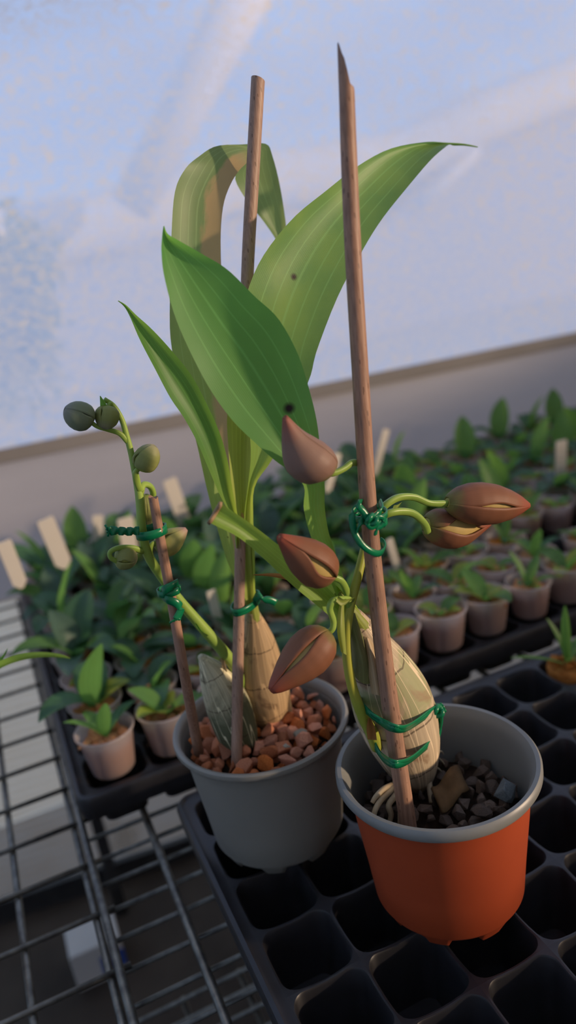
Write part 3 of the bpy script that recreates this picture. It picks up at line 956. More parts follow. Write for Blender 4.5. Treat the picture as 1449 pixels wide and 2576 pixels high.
# ------------------------------------------------------------------ orchid in the grey pot
YN = 2.45
oL = empty('orchid_plant', (LB[0].x, LB[0].y, GL))
tag(oL, 'leafy orchid in the grey pot with small green buds on a side stem', 'orchid plant')
# pseudobulbs
lathe_axis('pseudobulb', [(690, 1830, 2.85), (676, 1790, 2.82), (660, 1730, 2.75), (650, 1670, 2.68), (644, 1610, 2.58), (638, 1560, 2.5), (634, 1535, YN)],
           [24, 52, 68, 61, 46, 25, 15], M_bulbL, oL)
o = lathe_axis('pseudobulb', [(608, 1870, 2.45), (596, 1840, 2.45), (572, 1770, 2.5), (542, 1705, 2.5), (515, 1663, 2.5), (503, 1650, 2.5)], [42, 52, 55, 41, 17, 7], M_bulbS, oL)
o['label'] = 'small green leafless pseudobulb with a pale cut tip'
# husk rags at the right foot of the bulb
for k, (a, b, c_) in enumerate((((700, 1800), (735, 1790), (722, 1735)), ((690, 1815), (715, 1812), (722, 1760)))):
    blade('husk', [sec((a[0], a[1]), (b[0], b[1]), 2.55), sec((a[0] + 8, a[1] - 22), (b[0] - 2, b[1] - 20), 2.5), sec((c_[0] - 3, c_[1]), (c_[0] + 3, c_[1]), 2.52)], M_huskT, oL, 8, 5)
# pseudostem of wrapped leaf bases
stem('leaf_sheath', [(648, 1592, 2.52), (638, 1545, 2.45), (628, 1480, 2.45), (622, 1400, 2.45), (616, 1300, 2.45), (610, 1230, 2.47)], [24, 15, 13.5, 15, 16, 17], M_sheath, oL, 24, 14)
YL = 2.45
leafC = [sec((612, 1520), (640, 1522), 2.30), sec((604, 1420), (633, 1420), 2.26), sec((592, 1320), (628, 1320), 2.24), sec((582, 1220), (628, 1220), 2.24), sec((574, 1120), (634, 1115), 2.28), sec((572, 1040), (644, 1030), 2.33), sec((590, 930), (650, 920), 2.4), sec((615, 840), (670, 830), 2.45), sec((650, 760), (660, 758), 2.5)]
blade('leaf', leafC, M_sheath, oL, 40, 7, 0.05)
leafU = [sec((618, 1520), (640, 1520), 2.34), sec((618, 1400), (640, 1395), 2.28), sec((614, 1300), (637, 1297), 2.22), sec((622, 1223), (643, 1222), 2.18), sec((630, 1130), (690, 1150), 2.12),
         sec((618, 1000), (742, 1030), 2.05), sec((612, 880), (778, 950), 2.0), sec((613, 800), (796, 880), 1.98), sec((622, 735), (850, 745), 1.98), sec((660, 645), (912, 632), 2.05),
         sec((735, 550), (962, 552), 2.12), sec((820, 480), (1022, 475), 2.2), sec((905, 415), (1080, 405), 2.32), sec((985, 373), (1114, 374), 2.45), sec((1070, 357), (1130, 364), 2.58), sec((1120, 359), (1142, 366), 2.66), sec((1165, 362), (1170, 366), 2.72), sec((1202, 369), (1203, 371), 2.8)]
MU = leaf_mat('green blade with painted dapple', (0.11, 0.23, 0.07), (0.24, 0.38, 0.09), (0.38, 0.60, 0.13), 0.5, None, 0.9, spots=0.25, pale=0.36, marks=[(tuple((at(743, 695, 2.10) - Vector(oL['_o'])) * S), 0.0030)])  # lighter blotches paint sun dapple into the blade colour; dark spots are real
blade('leaf', leafU, MU, oL, 64, 11, 0.14, wav=0.02, seed=3)
leafA = [sec((612, 1500), (628, 1500), 2.55), sec((580, 1435), (610, 1440), 2.58), sec((555, 1360), (600, 1360), 2.6), sec((524, 1245), (592, 1250), 2.62), sec((491, 1098), (580, 1090), 2.66), sec((455, 980), (568, 960), 2.7),
         sec((430, 860), (563, 845), 2.75), sec((427, 740), (559, 725), 2.78), sec((431, 580), (556, 602), 2.82), sec((440, 480), (562, 520), 2.86), sec((466, 425), (578, 468), 2.9, (535, 425)), sec((500, 394), (600, 430), 2.98, (560, 392)),
         sec((545, 367), (618, 412), 3.1, (592, 378)), sec((612, 363), (622, 404), 3.28, (625, 376)), sec((668, 362), (612, 414), 3.42, (652, 388)), sec((684, 392), (592, 448), 3.52, (645, 425)), sec((703, 465), (622, 505), 3.6), sec((719, 560), (660, 553), 3.65), sec((722, 610), (695, 606), 3.7), sec((716, 650), (712, 650), 3.72)]
blade('leaf', leafA, M_leafA, oL, 72, 11, 0.08, wav=0.015, seed=5)['label'] = 'arching leaf, tan and dried along one side'
leafN = [sec((594, 1380), (604, 1380), 2.22), sec((585, 1310), (600, 1312), 2.16), sec((553, 1245), (587, 1243), 2.1), sec((525, 1180), (573, 1160), 2.08), sec((495, 1110), (553, 1090), 2.06), sec((462, 1050), (522, 1020), 2.05), sec((428, 1000), (482, 945), 2.05), sec((391, 930), (430, 880), 2.08), sec((352, 855), (382, 828), 2.12), sec((326, 795), (342, 792), 2.16), sec((311, 770), (318, 768), 2.2), sec((296, 757), (298, 756), 2.22)]
blade('leaf', leafN, M_leafN, oL, 46, 9, 0.10)
# flower stem with green buds
pl = [(612, 1740, 2.62), (596, 1690, 2.5), (575, 1655, 2.42), (520, 1590, 2.35), (455, 1515, 2.3), (410, 1455, 2.25), (372, 1395, 2.16), (357, 1330, 2.12), (352, 1260, 2.1), (342, 1200, 2.1), (330, 1140, 2.1), (318, 1095, 2.1), (306, 1055, 2.1), (286, 1022, 2.1), (262, 1004, 2.1)]
stem('flower_stem', pl, [15, 15, 15, 14.5, 13, 12.5, 12.5, 11.5, 11, 9, 8, 7.5, 7, 7, 6], M_spike, oL, 60, 14)
for q in (((520, 1592), (590, 1650)),):
    mb = MB()
blade('bract', [sec((508, 1592), (530, 1600), 2.24), sec((496, 1580), (512, 1590), 2.22), sec((490, 1568), (495, 1568), 2.24)], M_leafN, oL, 8, 5)
blade('bract', [sec((252, 1045), (272, 1040), 2.03), sec((252, 1020), (268, 1018), 2.0), sec((251, 996), (253, 996), 2.0)], M_leafN, oL, 10, 5)
blade('bract', [sec((560, 1680), (572, 1690), 2.36), sec((556, 1662), (566, 1664), 2.34), sec((558, 1646), (562, 1645), 2.36)], M_huskT, oL, 8, 5)
def green_bud(base, tip, width, ms, mc, yb, yt, ped, prad, **k):
    r = bud(oL, base, tip, width, ms, mc, yb, yt, **k)
    if ped:
        pedicel(r, ped, prad, M_spike)
    return r
plump = [(0, 0.25), (0.04, 0.5), (0.12, 0.78), (0.25, 0.96), (0.42, 1.0), (0.6, 0.94), (0.76, 0.78), (0.88, 0.55), (0.96, 0.3), (1.0, 0.06)]
green_bud((230, 1060), (164, 1030), 66, M_budD, M_budD, 2.02, 1.98, [(320, 1110, 2.1), (300, 1090, 2.08), (270, 1080, 2.05), (245, 1073, 2.03), (226, 1060, 2.02)], [7, 6.5, 6, 5.5, 5.5], prof=plump, gap=0.16, spin=0.35)
green_bud((272, 1024), (266, 1078), 54, M_budG, M_budGC, 2.06, 1.98, [(284, 1022, 2.1), (276, 1016, 2.08), (271, 1026, 2.06)], [6, 6, 6], prof=plump, gap=0.22, spin=0.6)
green_bud((352, 1180), (388, 1122), 58, M_budG, M_budGC, 2.0, 1.95, [(353, 1235, 2.1), (343, 1212, 2.02), (340, 1190, 1.98), (350, 1178, 1.98), (362, 1176, 2.0)], [9, 8, 7, 6, 6], prof=plump, gap=0.45, spin=-0.7, bulge=0.3)
green_bud((366, 1245), (372, 1322), 38, M_budG, M_budGC, 2.28, 2.25, [(352, 1240, 2.12), (360, 1220, 2.2), (378, 1224, 2.26), (386, 1245, 2.3), (376, 1258, 2.3)], [9, 8, 8, 8, 7], prof=plump, gap=0.1)
green_bud((396, 1385), (468, 1331), 60, M_budP, M_budGC, 2.22, 2.2, [(405, 1450, 2.26), (388, 1420, 2.2), (378, 1390, 2.18), (384, 1368, 2.18), (398, 1372, 2.2), (402, 1384, 2.2)], [8, 7, 7, 7, 7, 7], gap=0.35, spin=-0.4, bulge=0.35,
          prof=[(0, 0.3), (0.06, 0.62), (0.16, 0.88), (0.3, 1.0), (0.48, 0.96), (0.66, 0.74), (0.82, 0.46), (0.93, 0.22), (1.0, 0.04)])
green_bud((290, 1402), (344, 1404), 54, M_budG, M_budGC, 2.08, 2.05, [(360, 1386, 2.14), (330, 1378, 2.08), (298, 1378, 2.02), (277, 1388, 2.0), (278, 1403, 2.0), (296, 1413, 2.02)], [8, 8, 7, 6, 6, 6], prof=plump, gap=0.35, spin=0.5)

# ------------------------------------------------------------------ orchid in the terracotta pot
oR = empty('orchid_plant', (RB[0].x, RB[0].y, TL))
tag(oR, 'orchid with brown pointed buds and a pale swollen bulb, in the terracotta pot', 'orchid plant')
YB = RB[0].y
lathe_axis('pseudobulb', [(1052, 1985, YB - 0.02), (1046, 1950, YB), (1028, 1890, YB), (1005, 1820, YB - 0.02), (980, 1750, YB - 0.05), (952, 1680, YB - 0.1), (925, 1620, YB - 0.14), (900, 1570, YB - 0.18), (886, 1545, YB - 0.2)],
           [20, 50, 79, 98, 100, 80, 54, 32, 22], M_bulbR, oR, 44)
YK = YB - 0.2
# sheaths over the upper bulb
blade('husk', [sec((884, 1690), (945, 1710), YB - 0.36, (915, 1720)), sec((880, 1655), (943, 1680), YB - 0.40, (912, 1668), 0.15, 0.12), sec((876, 1610), (930, 1640), YB - 0.38, (902, 1625), 0.15, 0.1), sec((872, 1570), (905, 1580), YB - 0.36), sec((874, 1540), (893, 1542), YB - 0.34)], M_huskG, oR, 24, 9, -0.06)
blade('husk', [sec((935, 1745), (975, 1755), YB - 0.52, None, 0.06, 0.06), sec((926, 1690), (965, 1690), YB - 0.46, None, 0.05, 0.06), sec((920, 1640), (948, 1632), YB - 0.38, None, 0.04, 0.06), sec((915, 1600), (935, 1610), YB - 0.32)], M_huskT, oR, 18, 9, -0.05)
stem('leaf_sheath', [(940, 1640, YB - 0.14), (916, 1590, YB - 0.2), (892, 1552, YK - 0.02), (868, 1520, YK - 0.02), (850, 1490, YK)], [40, 29, 20, 15, 10], M_sheath, oR, 20, 16)
leafF = [sec((872, 1550), (905, 1540), YK - 0.06), sec((841, 1486), (875, 1482), YK - 0.1), sec((824, 1438), (857, 1432), YK - 0.12), sec((803, 1398), (843, 1388), YK - 0.13), sec((779, 1341), (826, 1335), YK - 0.13, None, -0.02, 0.05), sec((764, 1279), (817, 1275), YK - 0.1, None, -0.02, 0.05), sec((765, 1225), (816, 1218), YK - 0.05, None, 0, 0.04),
         sec((735, 1190), (806, 1135), YK), sec((690, 1157), (797, 1060), YK + 0.06), sec((640, 1112), (778, 980), YK + 0.14), sec((585, 1058), (748, 888), YK + 0.24), sec((530, 982), (700, 802), YK + 0.34), sec((480, 888), (640, 745), YK + 0.42), sec((440, 795), (572, 678), YK + 0.5), sec((413, 695), (505, 637), YK + 0.58), sec((406, 632), (448, 604), YK + 0.64), sec((408, 592), (422, 588), YK + 0.68), sec((411, 569), (413, 568), YK + 0.7)]
MF = leaf_mat('broad green blade', (0.095, 0.24, 0.065), (0.13, 0.29, 0.07), (0.25, 0.60, 0.10), 0.48, None, 0.5, pale=0.52, marks=[(tuple((at(728, 1027, YK + 0.2) - Vector(oR['_o'])) * S), 0.0042)])
blade('leaf', leafF, MF, oR, 70, 13, 0.12, seed=1)['label'] = 'broad green leaf with a dark spot'
# the cut leaf
leafK = [sec((884, 1600), (908, 1585), YK - 0.1), sec((862, 1582), (892, 1545), YK - 0.12), sec((820, 1542), (850, 1505), YK - 0.16), sec((740, 1476), (775, 1430), YK - 0.2), sec((660, 1402), (693, 1365), YK - 0.22), sec((600, 1352), (622, 1311), YK - 0.22), sec((527, 1315), (555, 1267), YK - 0.22)]
blade('leaf', leafK, M_leafK, oR, 36, 9, 0.07)['label'] = 'leaf cut off square at its end'
mb = MB()
cutp = [at(527 + 28 * k / 6, 1315 - 48 * k / 6, YK - 0.22 + 0.07 * 4 * (k / 6) * (1 - k / 6)) for k in range(7)]
ribbon(mb, cutp, 0.035, 0.05, up=at(560, 1300, YK) - at(540, 1291, YK))
mb.build('cut_edge', M_straw, oR)
leafK2 = [sec((880, 1575), (900, 1550), YK - 0.06), sec((830, 1520), (862, 1490), YK - 0.02), sec((790, 1488), (820, 1455), YK), sec((745, 1462), (765, 1440), YK + 0.02)]
blade('leaf', leafK2, M_leafK, oR, 20, 7, 0.05)
blade('dry_bract', [sec((800, 1500), (806, 1485), YK - 0.02), sec((740, 1466), (746, 1452), YK - 0.02), sec((690, 1452), (692, 1442), YK), sec((636, 1447), (638, 1445), YK + 0.02)], M_dry, oR, 16, 5, 0.03)
# flower stem
YF = YB - 0.28
pr = [(948, 1880, YB - 0.25), (936, 1845, YB - 0.34), (912, 1800, YF - 0.12), (888, 1735, YF - 0.14), (875, 1670, YF - 0.14), (871, 1600, YF - 0.14), (880, 1530, YF - 0.12), (895, 1470, YF - 0.08), (912, 1400, YF), (928, 1330, YF + 0.12), (930, 1270, YF + 0.16), (925, 1215, YF + 0.15), (915, 1175, YF + 0.1)]
stem('flower_stem', pr, [15, 17, 14.5, 13, 12.5, 12, 12, 12, 11, 10, 9, 8, 6], M_spikeB, oR, 60, 14)
for pts, rad in (([(935, 1868, YB - 0.45), (950, 1835, YB - 0.5), (940, 1800, YB - 0.5)], None),):
    blade('bract', [sec((925, 1860), (948, 1862), YB - 0.5), sec((922, 1832), (944, 1836), YB - 0.52), sec((926, 1806), (934, 1808), YB - 0.52)], M_dry, oR, 8, 5)
def brown_bud(base, tip, width, yb, yt, ped, prad, ms=M_budB, mc=M_budC, **k):
    r = bud(oR, base, tip, width, ms, mc, yb, yt, **k)
    pedicel(r, ped, prad, M_spike)
    return r
brown_bud((822, 1192), (716, 1050), 112, 0.28, 0.22, [(925, 1200, YF + 0.1), (908, 1172, 0.40), (888, 1163, 0.34), (866, 1178, 0.30), (842, 1189, 0.28), (822, 1190, 0.28)], [7, 7.5, 9, 8, 8.5, 9], gap=0.0, spin=1.1, bend=-0.10, ms=M_budM,
          prof=[(0, 0.25), (0.04, 0.55), (0.12, 0.85), (0.24, 1.0), (0.38, 0.98), (0.52, 0.80), (0.66, 0.56), (0.8, 0.34), (0.92, 0.16), (1.0, 0.03)])
R2 = brown_bud((826, 1448), (702, 1350), 104, 0.26, 0.16, [(880, 1530, YF - 0.12), (872, 1490, YF - 0.16), (860, 1463, 0.27), (842, 1453, 0.26), (824, 1447, 0.26)], [9, 9, 8.5, 8.5, 8], gap=0.55, spin=0.28, bulge=0.34,
          prof=[(0, 0.4), (0.03, 0.62), (0.1, 0.85), (0.22, 0.99), (0.36, 1.0), (0.52, 0.86), (0.68, 0.62), (0.82, 0.38), (0.93, 0.19), (1.0, 0.06)])
brown_bud((826, 1594), (682, 1738), 108, 0.22, 0.10, [(886, 1508, YF - 0.14), (862, 1507, 0.24), (838, 1512, 0.18), (829, 1532, 0.18), (838, 1562, 0.2), (836, 1582, 0.2), (824, 1592, 0.22)], [7, 9, 9.5, 8.5, 8, 8, 8], gap=0.32, spin=0.30, bulge=0.5, gw=0.36,
          prof=[(0, 0.3), (0.04, 0.58), (0.12, 0.84), (0.24, 0.98), (0.38, 1.0), (0.54, 0.88), (0.70, 0.66), (0.84, 0.42), (0.94, 0.24), (1.0, 0.06)])
brown_bud((1124, 1264), (1330, 1271), 98, 0.55, 0.5, [(946, 1302, YF + 0.12), (965, 1275, 0.5), (1000, 1252, 0.5), (1040, 1250, 0.52), (1080, 1265, 0.54), (1126, 1266, 0.55)], [9, 9.5, 9.5, 9, 8, 9], gap=0.30, spin=0.20, bulge=0.5, gw=0.24,
          prof=[(0, 0.22), (0.05, 0.45), (0.14, 0.74), (0.28, 0.96), (0.42, 1.0), (0.58, 0.93), (0.74, 0.70), (0.87, 0.42), (0.96, 0.16), (1.0, 0.04)])
brown_bud((1072, 1320), (1232, 1316), 92, 0.72, 0.78, [(942, 1312, YF + 0.12), (975, 1292, 0.5), (1010, 1286, 0.52), (1040, 1292, 0.56), (1066, 1315, 0.6), (1076, 1338, 0.64)], [10, 10, 10, 9.5, 9, 9], ms=M_budB, mc=M_budC, gap=1.0, spin=0.25, bulge=0.42,
          prof=[(0, 0.35), (0.05, 0.6), (0.14, 0.86), (0.28, 1.0), (0.42, 0.98), (0.58, 0.82), (0.74, 0.52), (0.87, 0.28), (0.96, 0.12), (1.0, 0.04)], bend=0.06)
for tri in ((((985, 1285), (1010, 1283), (1012, 1264)), 0.52), (((845, 1513), (880, 1522), (892, 1505)), 0.12)):
    (a, b, c_), yy = tri
    blade('bract', [sec((a[0], a[1]), (a[0] + 6, a[1] - 14), yy), sec(((a[0] + b[0]) / 2, b[1] + 2), ((a[0] + b[0]) / 2 + 4, b[1] - 14), yy), sec((c_[0] - 2, c_[1]), (c_[0], c_[1] - 2), yy + 0.03)], M_sheath, oR, 8, 5, 0.02)
blade('bract', [sec((858, 1640), (872, 1648), YF - 0.3), sec((848, 1590), (868, 1590), YF - 0.3), sec((850, 1545), (866, 1545), YF - 0.24), sec((855, 1515), (866, 1515), YF - 0.2)], M_sheath, oR, 14, 5, -0.05)
# roots
for pts, r0 in (([(1000, 1960, YB - 0.15), (985, 1985, YB - 0.35), (960, 2010, YB - 0.42), (945, 2035, YB - 0.5), (938, 2060, YB - 0.52)], 8),
                ([(1005, 1970, YB - 0.2), (995, 2000, YB - 0.42), (978, 2025, YB - 0.48), (984, 2050, YB - 0.5), (978, 2075, YB - 0.52)], 8),
                ([(1010, 1980, YB - 0.25), (1006, 2020, YB - 0.5), (1005, 2060, YB - 0.58), (1003, 2085, YB - 0.6)], 5),
                ([(985, 1975, YB - 0.3), (965, 1985, YB - 0.36), (945, 2005, YB - 0.4), (936, 2020, YB - 0.42)], 7),
                ([(1078, 1960, YB - 0.2), (1082, 1990, YB - 0.3), (1086, 2020, YB - 0.4)], 8)):
    stem('root', pts, [r0, r0, r0 * 0.8], M_root, oR, 16, 8)
for pts in ([(1098, 1895, YB - 0.05), (1110, 1890, YB - 0.05)], [(1094, 1930, YB - 0.1), (1105, 1935, YB - 0.12)], [(1100, 1905, YB), (1112, 1915, YB)]):
    stem('root', pts + [(pts[-1][0] + 6, pts[-1][1] + 8, pts[-1][2])], [4, 2.5, 1], M_root, oR, 8, 6)

# dry scraps in the terracotta pot
def scrap(secs, m, label):
    e = blade('dry_leaf', secs, m, None, 14, 6, 0.03, 0.02)
    tag(e, label, 'dry leaf')
zt = TL + 0.12
def gz(px, py, z=None): return atz(px, py, z if z is not None else zt)
def scrap3(name, pts, rad, label):
    P = spline([atz(px, py, z) for px, py, z in pts], 18)
    mb = MB(); tube(mb, P, lerp_list(rad, 18), 6)
    tag(mb.build(name, M_straw, origin=P[0]), label, 'straw')
scrap3('dry_stalk', [(1262, 1905, TL), (1256, 1850, TL + 0.35), (1258, 1818, TL + 0.52), (1276, 1865, TL + 0.3)], [0.03, 0.03, 0.02, 0.02], 'bent dry stalk standing by the back wall of the terracotta pot')
scrap3('dry_stalk', [(1188, 1885, TL + 0.05), (1190, 1860, TL + 0.2), (1172, 1852, TL + 0.22), (1172, 1838, TL + 0.3), (1190, 1834, TL + 0.34)], [0.025, 0.025, 0.02, 0.02, 0.02], 'kinked dry stalk lying on the gravel behind the bulb')
scrap3('dry_stalk', [(1172, 1835, TL + 0.3), (1166, 1800, TL + 0.45), (1161, 1778, TL + 0.52)], [0.015, 0.015, 0.01], 'thin straight dry stalk leaning on the pot wall')
mb = MB()
ctr = atz(1132, 1985, TL + 0.17)
rows = []
for i in range(5):
    row = []
    for j in range(9):
        u, v_ = j / 8 - 0.5, i / 4 - 0.5
        row.append(ctr + Vector((u * 0.44 + v_ * 0.05, v_ * 0.30 + u * 0.06, 0.07 * math.sin(u * 5) + 0.16 * v_ + random.uniform(-0.015, 0.015))))
    rows.append(row)
mb.grid(rows)
tag(mb.build('bark_flake', M_barkchip, origin=ctr, solid=0.04), 'flat brown bark flake on the gravel beside the bulb', 'bark flake')

# ------------------------------------------------------------------ green ties
TIES = 'green plastic ties'
def loop(c, ax, rx, ry, turns, pitch, a0=0.0, n=48, xdir=None):
    ax = ax.normalized()
    x = (xdir or Vector((1, 0, 0))); x = (x - ax * x.dot(ax)).normalized(); y_ = ax.cross(x)
    return [c + x * math.cos(a0 + 2 * PI * turns * i / n) * rx + y_ * math.sin(a0 + 2 * PI * turns * i / n) * ry + ax * (pitch * (i / n - 0.5)) for i in range(n + 1)]
VZ = Vector((0, 0, 1))
def fringe(mb, p, d, up, w, n=4):
    for k in range(n):
        a = (k / (n - 1) - 0.5)
        ribbon(mb, [p, p + d * 0.5 + up * a * w * 0.8, p + d + up * a * w * 1.6], w / n * 1.1, 0.012, up)
# tie holding the green flower stem to the short stake
mb = MB()
c = (at(405, 1337, 2.0) + at(357, 1337, 2.12)) / 2
ax = (at(385, 1250, 1.97) - at(433, 1515, 2.0)).normalized()
ribbon(mb, loop(c, VZ, 0.185, 0.15, 1.0, 0.02, 0.0, 40), 0.105, 0.016, VZ)
ribbon(mb, loop(c, VZ, 0.175, 0.14, 1.0, 0.03, 0.8, 40), 0.09, 0.016, VZ)
tw = spline([at(350, 1335, 1.92), at(335, 1336, 1.92), at(320, 1337, 1.93), at(305, 1336, 1.93), at(290, 1335, 1.94), at(272, 1335, 1.95)], 30)
ups = [Matrix.Rotation(0.75 * math.sin(0.8 * i), 3, (tw[-1] - tw[0]).normalized()) @ VZ for i in range(31)]
ribbon(mb, tw, 0.10, 0.025, ups, lambda t: 1 + 0.5 * max(0, t - 0.8) * 5 * 0.5)
fringe(mb, tw[-2], (tw[-1] - tw[-6]) * 0.5, VZ, 0.09)
tag(mb.build('plant_tie', M_tie, origin=c), 'green tie with a twisted tail, level with the top of the short stake', 'plant tie', TIES)
# spiral tie lower on the short stake
mb = MB()
c0 = at(431, 1508, 2.05)
ax = (at(406, 1370, 1.98) - at(463, 1690, 2.0)).normalized()
pts = [(448, 1466, 1.93), (432, 1474, 1.88), (414, 1484, 1.9), (408, 1498, 2.0), (420, 1508, 1.9), (434, 1513, 1.88), (448, 1520, 1.88), (455, 1530, 1.9), (450, 1545, 1.89), (443, 1558, 1.88)]
q = spline([at(*p) for p in pts], 40)
ribbon(mb, q, 0.10, 0.016, ax)
q2 = loop(c0 + ax * 0.12, ax, 0.15, 0.15, 0.8, 0.05, 0.3, 30)
ribbon(mb, q2, 0.08, 0.016, ax)
fringe(mb, q[-2], (q[-1] - q[-6]) * 0.5, Vector((1, 0, 0)), 0.09, 4)
tag(mb.build('plant_tie', M_tie, origin=c0), 'green tie spiralling round the middle of the short stake, frayed end hanging', 'plant tie', TIES)
# tie round the leaf neck and the tall stake
mb = MB()
ax = Vector((0, 0, 1))
pS, pN = at(602, 1522, YS0 + 0.2), at(636, 1518, 2.45)
c = (pS + pN) / 2
dr = (pN - pS); dr.z = 0; half = dr.length / 2
for k, (dz, w) in enumerate(((0.0, 0.075), (0.035, 0.06))):
    ribbon(mb, loop(c + VZ * dz, VZ, half + 0.12 + 0.01 * k, 0.135 + 0.01 * k, 1.0, 0.02, 0.0, 44, dr.normalized()), w, 0.018, VZ)
kn = at(642, 1512, 2.22)
q = spline([kn, at(650, 1500, 2.15), at(658, 1505, 2.12), at(668, 1508, 2.12), at(680, 1510, 2.12), at(694, 1516, 2.12)], 24)
ribbon(mb, q, 0.085, 0.03, VZ, lambda t: 1.1 - 0.75 * math.exp(-((t - 0.42) / 0.12) ** 2))
q = spline([kn, at(648, 1495, 2.2), at(655, 1500, 2.16), at(660, 1506, 2.12)], 12)
ribbon(mb, q, 0.07, 0.02, VZ)
fringe(mb, q[-1], (at(696, 1520, 2.12) - at(682, 1512, 2.12)), VZ, 0.02, 2)
tag(mb.build('plant_tie', M_tie, origin=c), 'green tie holding the leafy orchid neck to the tall stake in the grey pot', 'plant tie', TIES)
# knotted tie high on the thick stake
mb = MB()
sy = YR(1300)
c = at(929, 1300, sy + 0.1)
ax = (at(907, 950, YR(950)) - at(948, 1500, YR(1500))).normalized()
ribbon(mb, loop(c + ax * 0.02, ax, 0.17, 0.25, 1.0, 0.10, 0.5, 40), 0.06, 0.018, ax)
ribbon(mb, loop(c - ax * 0.03, ax, 0.165, 0.24, 1.0, -0.12, 2.0, 40), 0.06, 0.018, ax)
ff = sy - 0.16
for pts, w in (([(912, 1262, sy + 0.02), (900, 1268, ff), (912, 1285, ff - 0.02), (926, 1303, ff - 0.04), (936, 1308, ff - 0.06)], 0.07),
               ([(955, 1262, sy + 0.05), (960, 1280, ff), (950, 1293, ff - 0.04), (936, 1305, ff - 0.06)], 0.07),
               ([(936, 1306, ff - 0.05), (925, 1315, ff - 0.06), (934, 1326, ff - 0.06), (950, 1318, ff - 0.05), (962, 1312, ff - 0.04), (970, 1322, ff - 0.03)], 0.06),
               ([(938, 1305, ff - 0.06), (955, 1300, ff - 0.06), (966, 1306, ff - 0.05), (960, 1322, ff - 0.05), (948, 1330, ff - 0.05), (944, 1346, ff - 0.04)], 0.05),
               ([(905, 1270, sy - 0.05), (889, 1285, sy - 0.08), (886, 1310, sy - 0.1), (894, 1345, sy - 0.12), (912, 1372, sy - 0.16), (935, 1388, sy - 0.17), (955, 1392, sy - 0.12), (967, 1380, sy - 0.02), (963, 1365, sy + 0.1), (955, 1358, sy + 0.16)], 0.07),
               ([(915, 1300, ff), (905, 1318, ff), (896, 1340, sy - 0.12)], 0.06)):
    q = spline([at(*p) for p in pts], 30)
    ribbon(mb, q, w, 0.018, ax * 0.7 + Vector((0.5, 0, 0.3)))
# the knot
kc = at(934, 1307, ff - 0.05)
q = [kc + Vector((math.cos(t) * 0.05, math.sin(2 * t) * 0.02 - 0.01, math.sin(t) * 0.045)) for t in [2 * PI * i / 24 for i in range(25)]]
tube(mb, q, [0.03] * 25, 8)
tag(mb.build('plant_tie', M_tie, origin=c), 'green tie knotted high on the thick stake, a loose loop hanging below', 'plant tie', TIES)
# double loop round the pale bulb and the thick stake
mb = MB()
sb = lambda py: YR(py) - 0.145
fr_off = -0.09
front1 = [(1100, 1782, YB - 0.26), (1078, 1797, YB - 0.38), (1040, 1822, YB - 0.55), (1012, 1834, sb(1830) - 0.03), (985, 1832, sb(1830) - 0.03), (960, 1818, YB - 0.58), (930, 1795, YB - 0.44), (908, 1772, YB - 0.2), (896, 1745, YB + 0.1)]
back1 = [(896, 1745, YB + 0.1), (930, 1735, YB + 0.4), (1000, 1748, YB + 0.48), (1070, 1768, YB + 0.3), (1090, 1782, YB - 0.05)]
front2 = [(1104, 1856, YB - 0.26), (1080, 1873, YB - 0.36), (1040, 1905, YB - 0.56), (1008, 1922, sb(1915) - 0.03), (985, 1922, sb(1915) - 0.03), (960, 1903, YB - 0.5), (945, 1880, YB - 0.3), (942, 1868, YB)]
back2 = [(942, 1868, YB), (980, 1855, YB + 0.35), (1060, 1850, YB + 0.38), (1096, 1858, YB - 0.02)]
link = [(1098, 1780, YB - 0.3), (1106, 1800, YB - 0.3), (1108, 1830, YB - 0.3), (1102, 1858, YB - 0.3)]
for pts, w, n in ((front1, 0.085, 50), (back1, 0.07, 30), (front2, 0.085, 50), (back2, 0.07, 30), (link, 0.09, 20)):
    off = fr_off if n == 50 else 0.0
    q = spline([at(p[0], p[1], p[2] + (off if 0 < i < len(pts) - 1 else 0)) for i, p in enumerate(pts)], n)
    ribbon(mb, q, w, 0.02, (0, -0.25, 1))
    if w > 0.08 and n == 50:
        q = [p + Vector((0.0, -0.012, 0.035 + 0.012 * math.sin(i * 0.3))) for i, p in enumerate(q)]
        ribbon(mb, q, w * 0.7, 0.018, (0, -0.4, 1))
for pts, w in (([(1075, 1758, YB - 0.2), (1088, 1770, YB - 0.22), (1100, 1790, YB - 0.22)], 0.07), ([(1092, 1788, YB - 0.24), (1104, 1784, YB - 0.26), (1118, 1778, YB - 0.28)], 0.06), ([(1094, 1786, YB - 0.24), (1106, 1776, YB - 0.26), (1112, 1770, YB - 0.26)], 0.05), ([(1098, 1792, YB - 0.24), (1110, 1792, YB - 0.26), (1122, 1786, YB - 0.27)], 0.04)):
    ribbon(mb, spline([at(*p) for p in pts], 12), w, 0.02, VZ)
kc = at(1098, 1788, YB - 0.34)
q = [kc + Vector((math.cos(t) * 0.06, -0.02 + math.sin(2 * t) * 0.03, math.sin(t) * 0.06)) for t in [2 * PI * i / 24 for i in range(25)]]
tube(mb, q, [0.035] * 25, 8)
tag(mb.build('plant_tie', M_tie, origin=at(1000, 1870, YB)), 'green tie looped twice round the pale bulb and thick stake, knotted', 'plant tie', TIES)

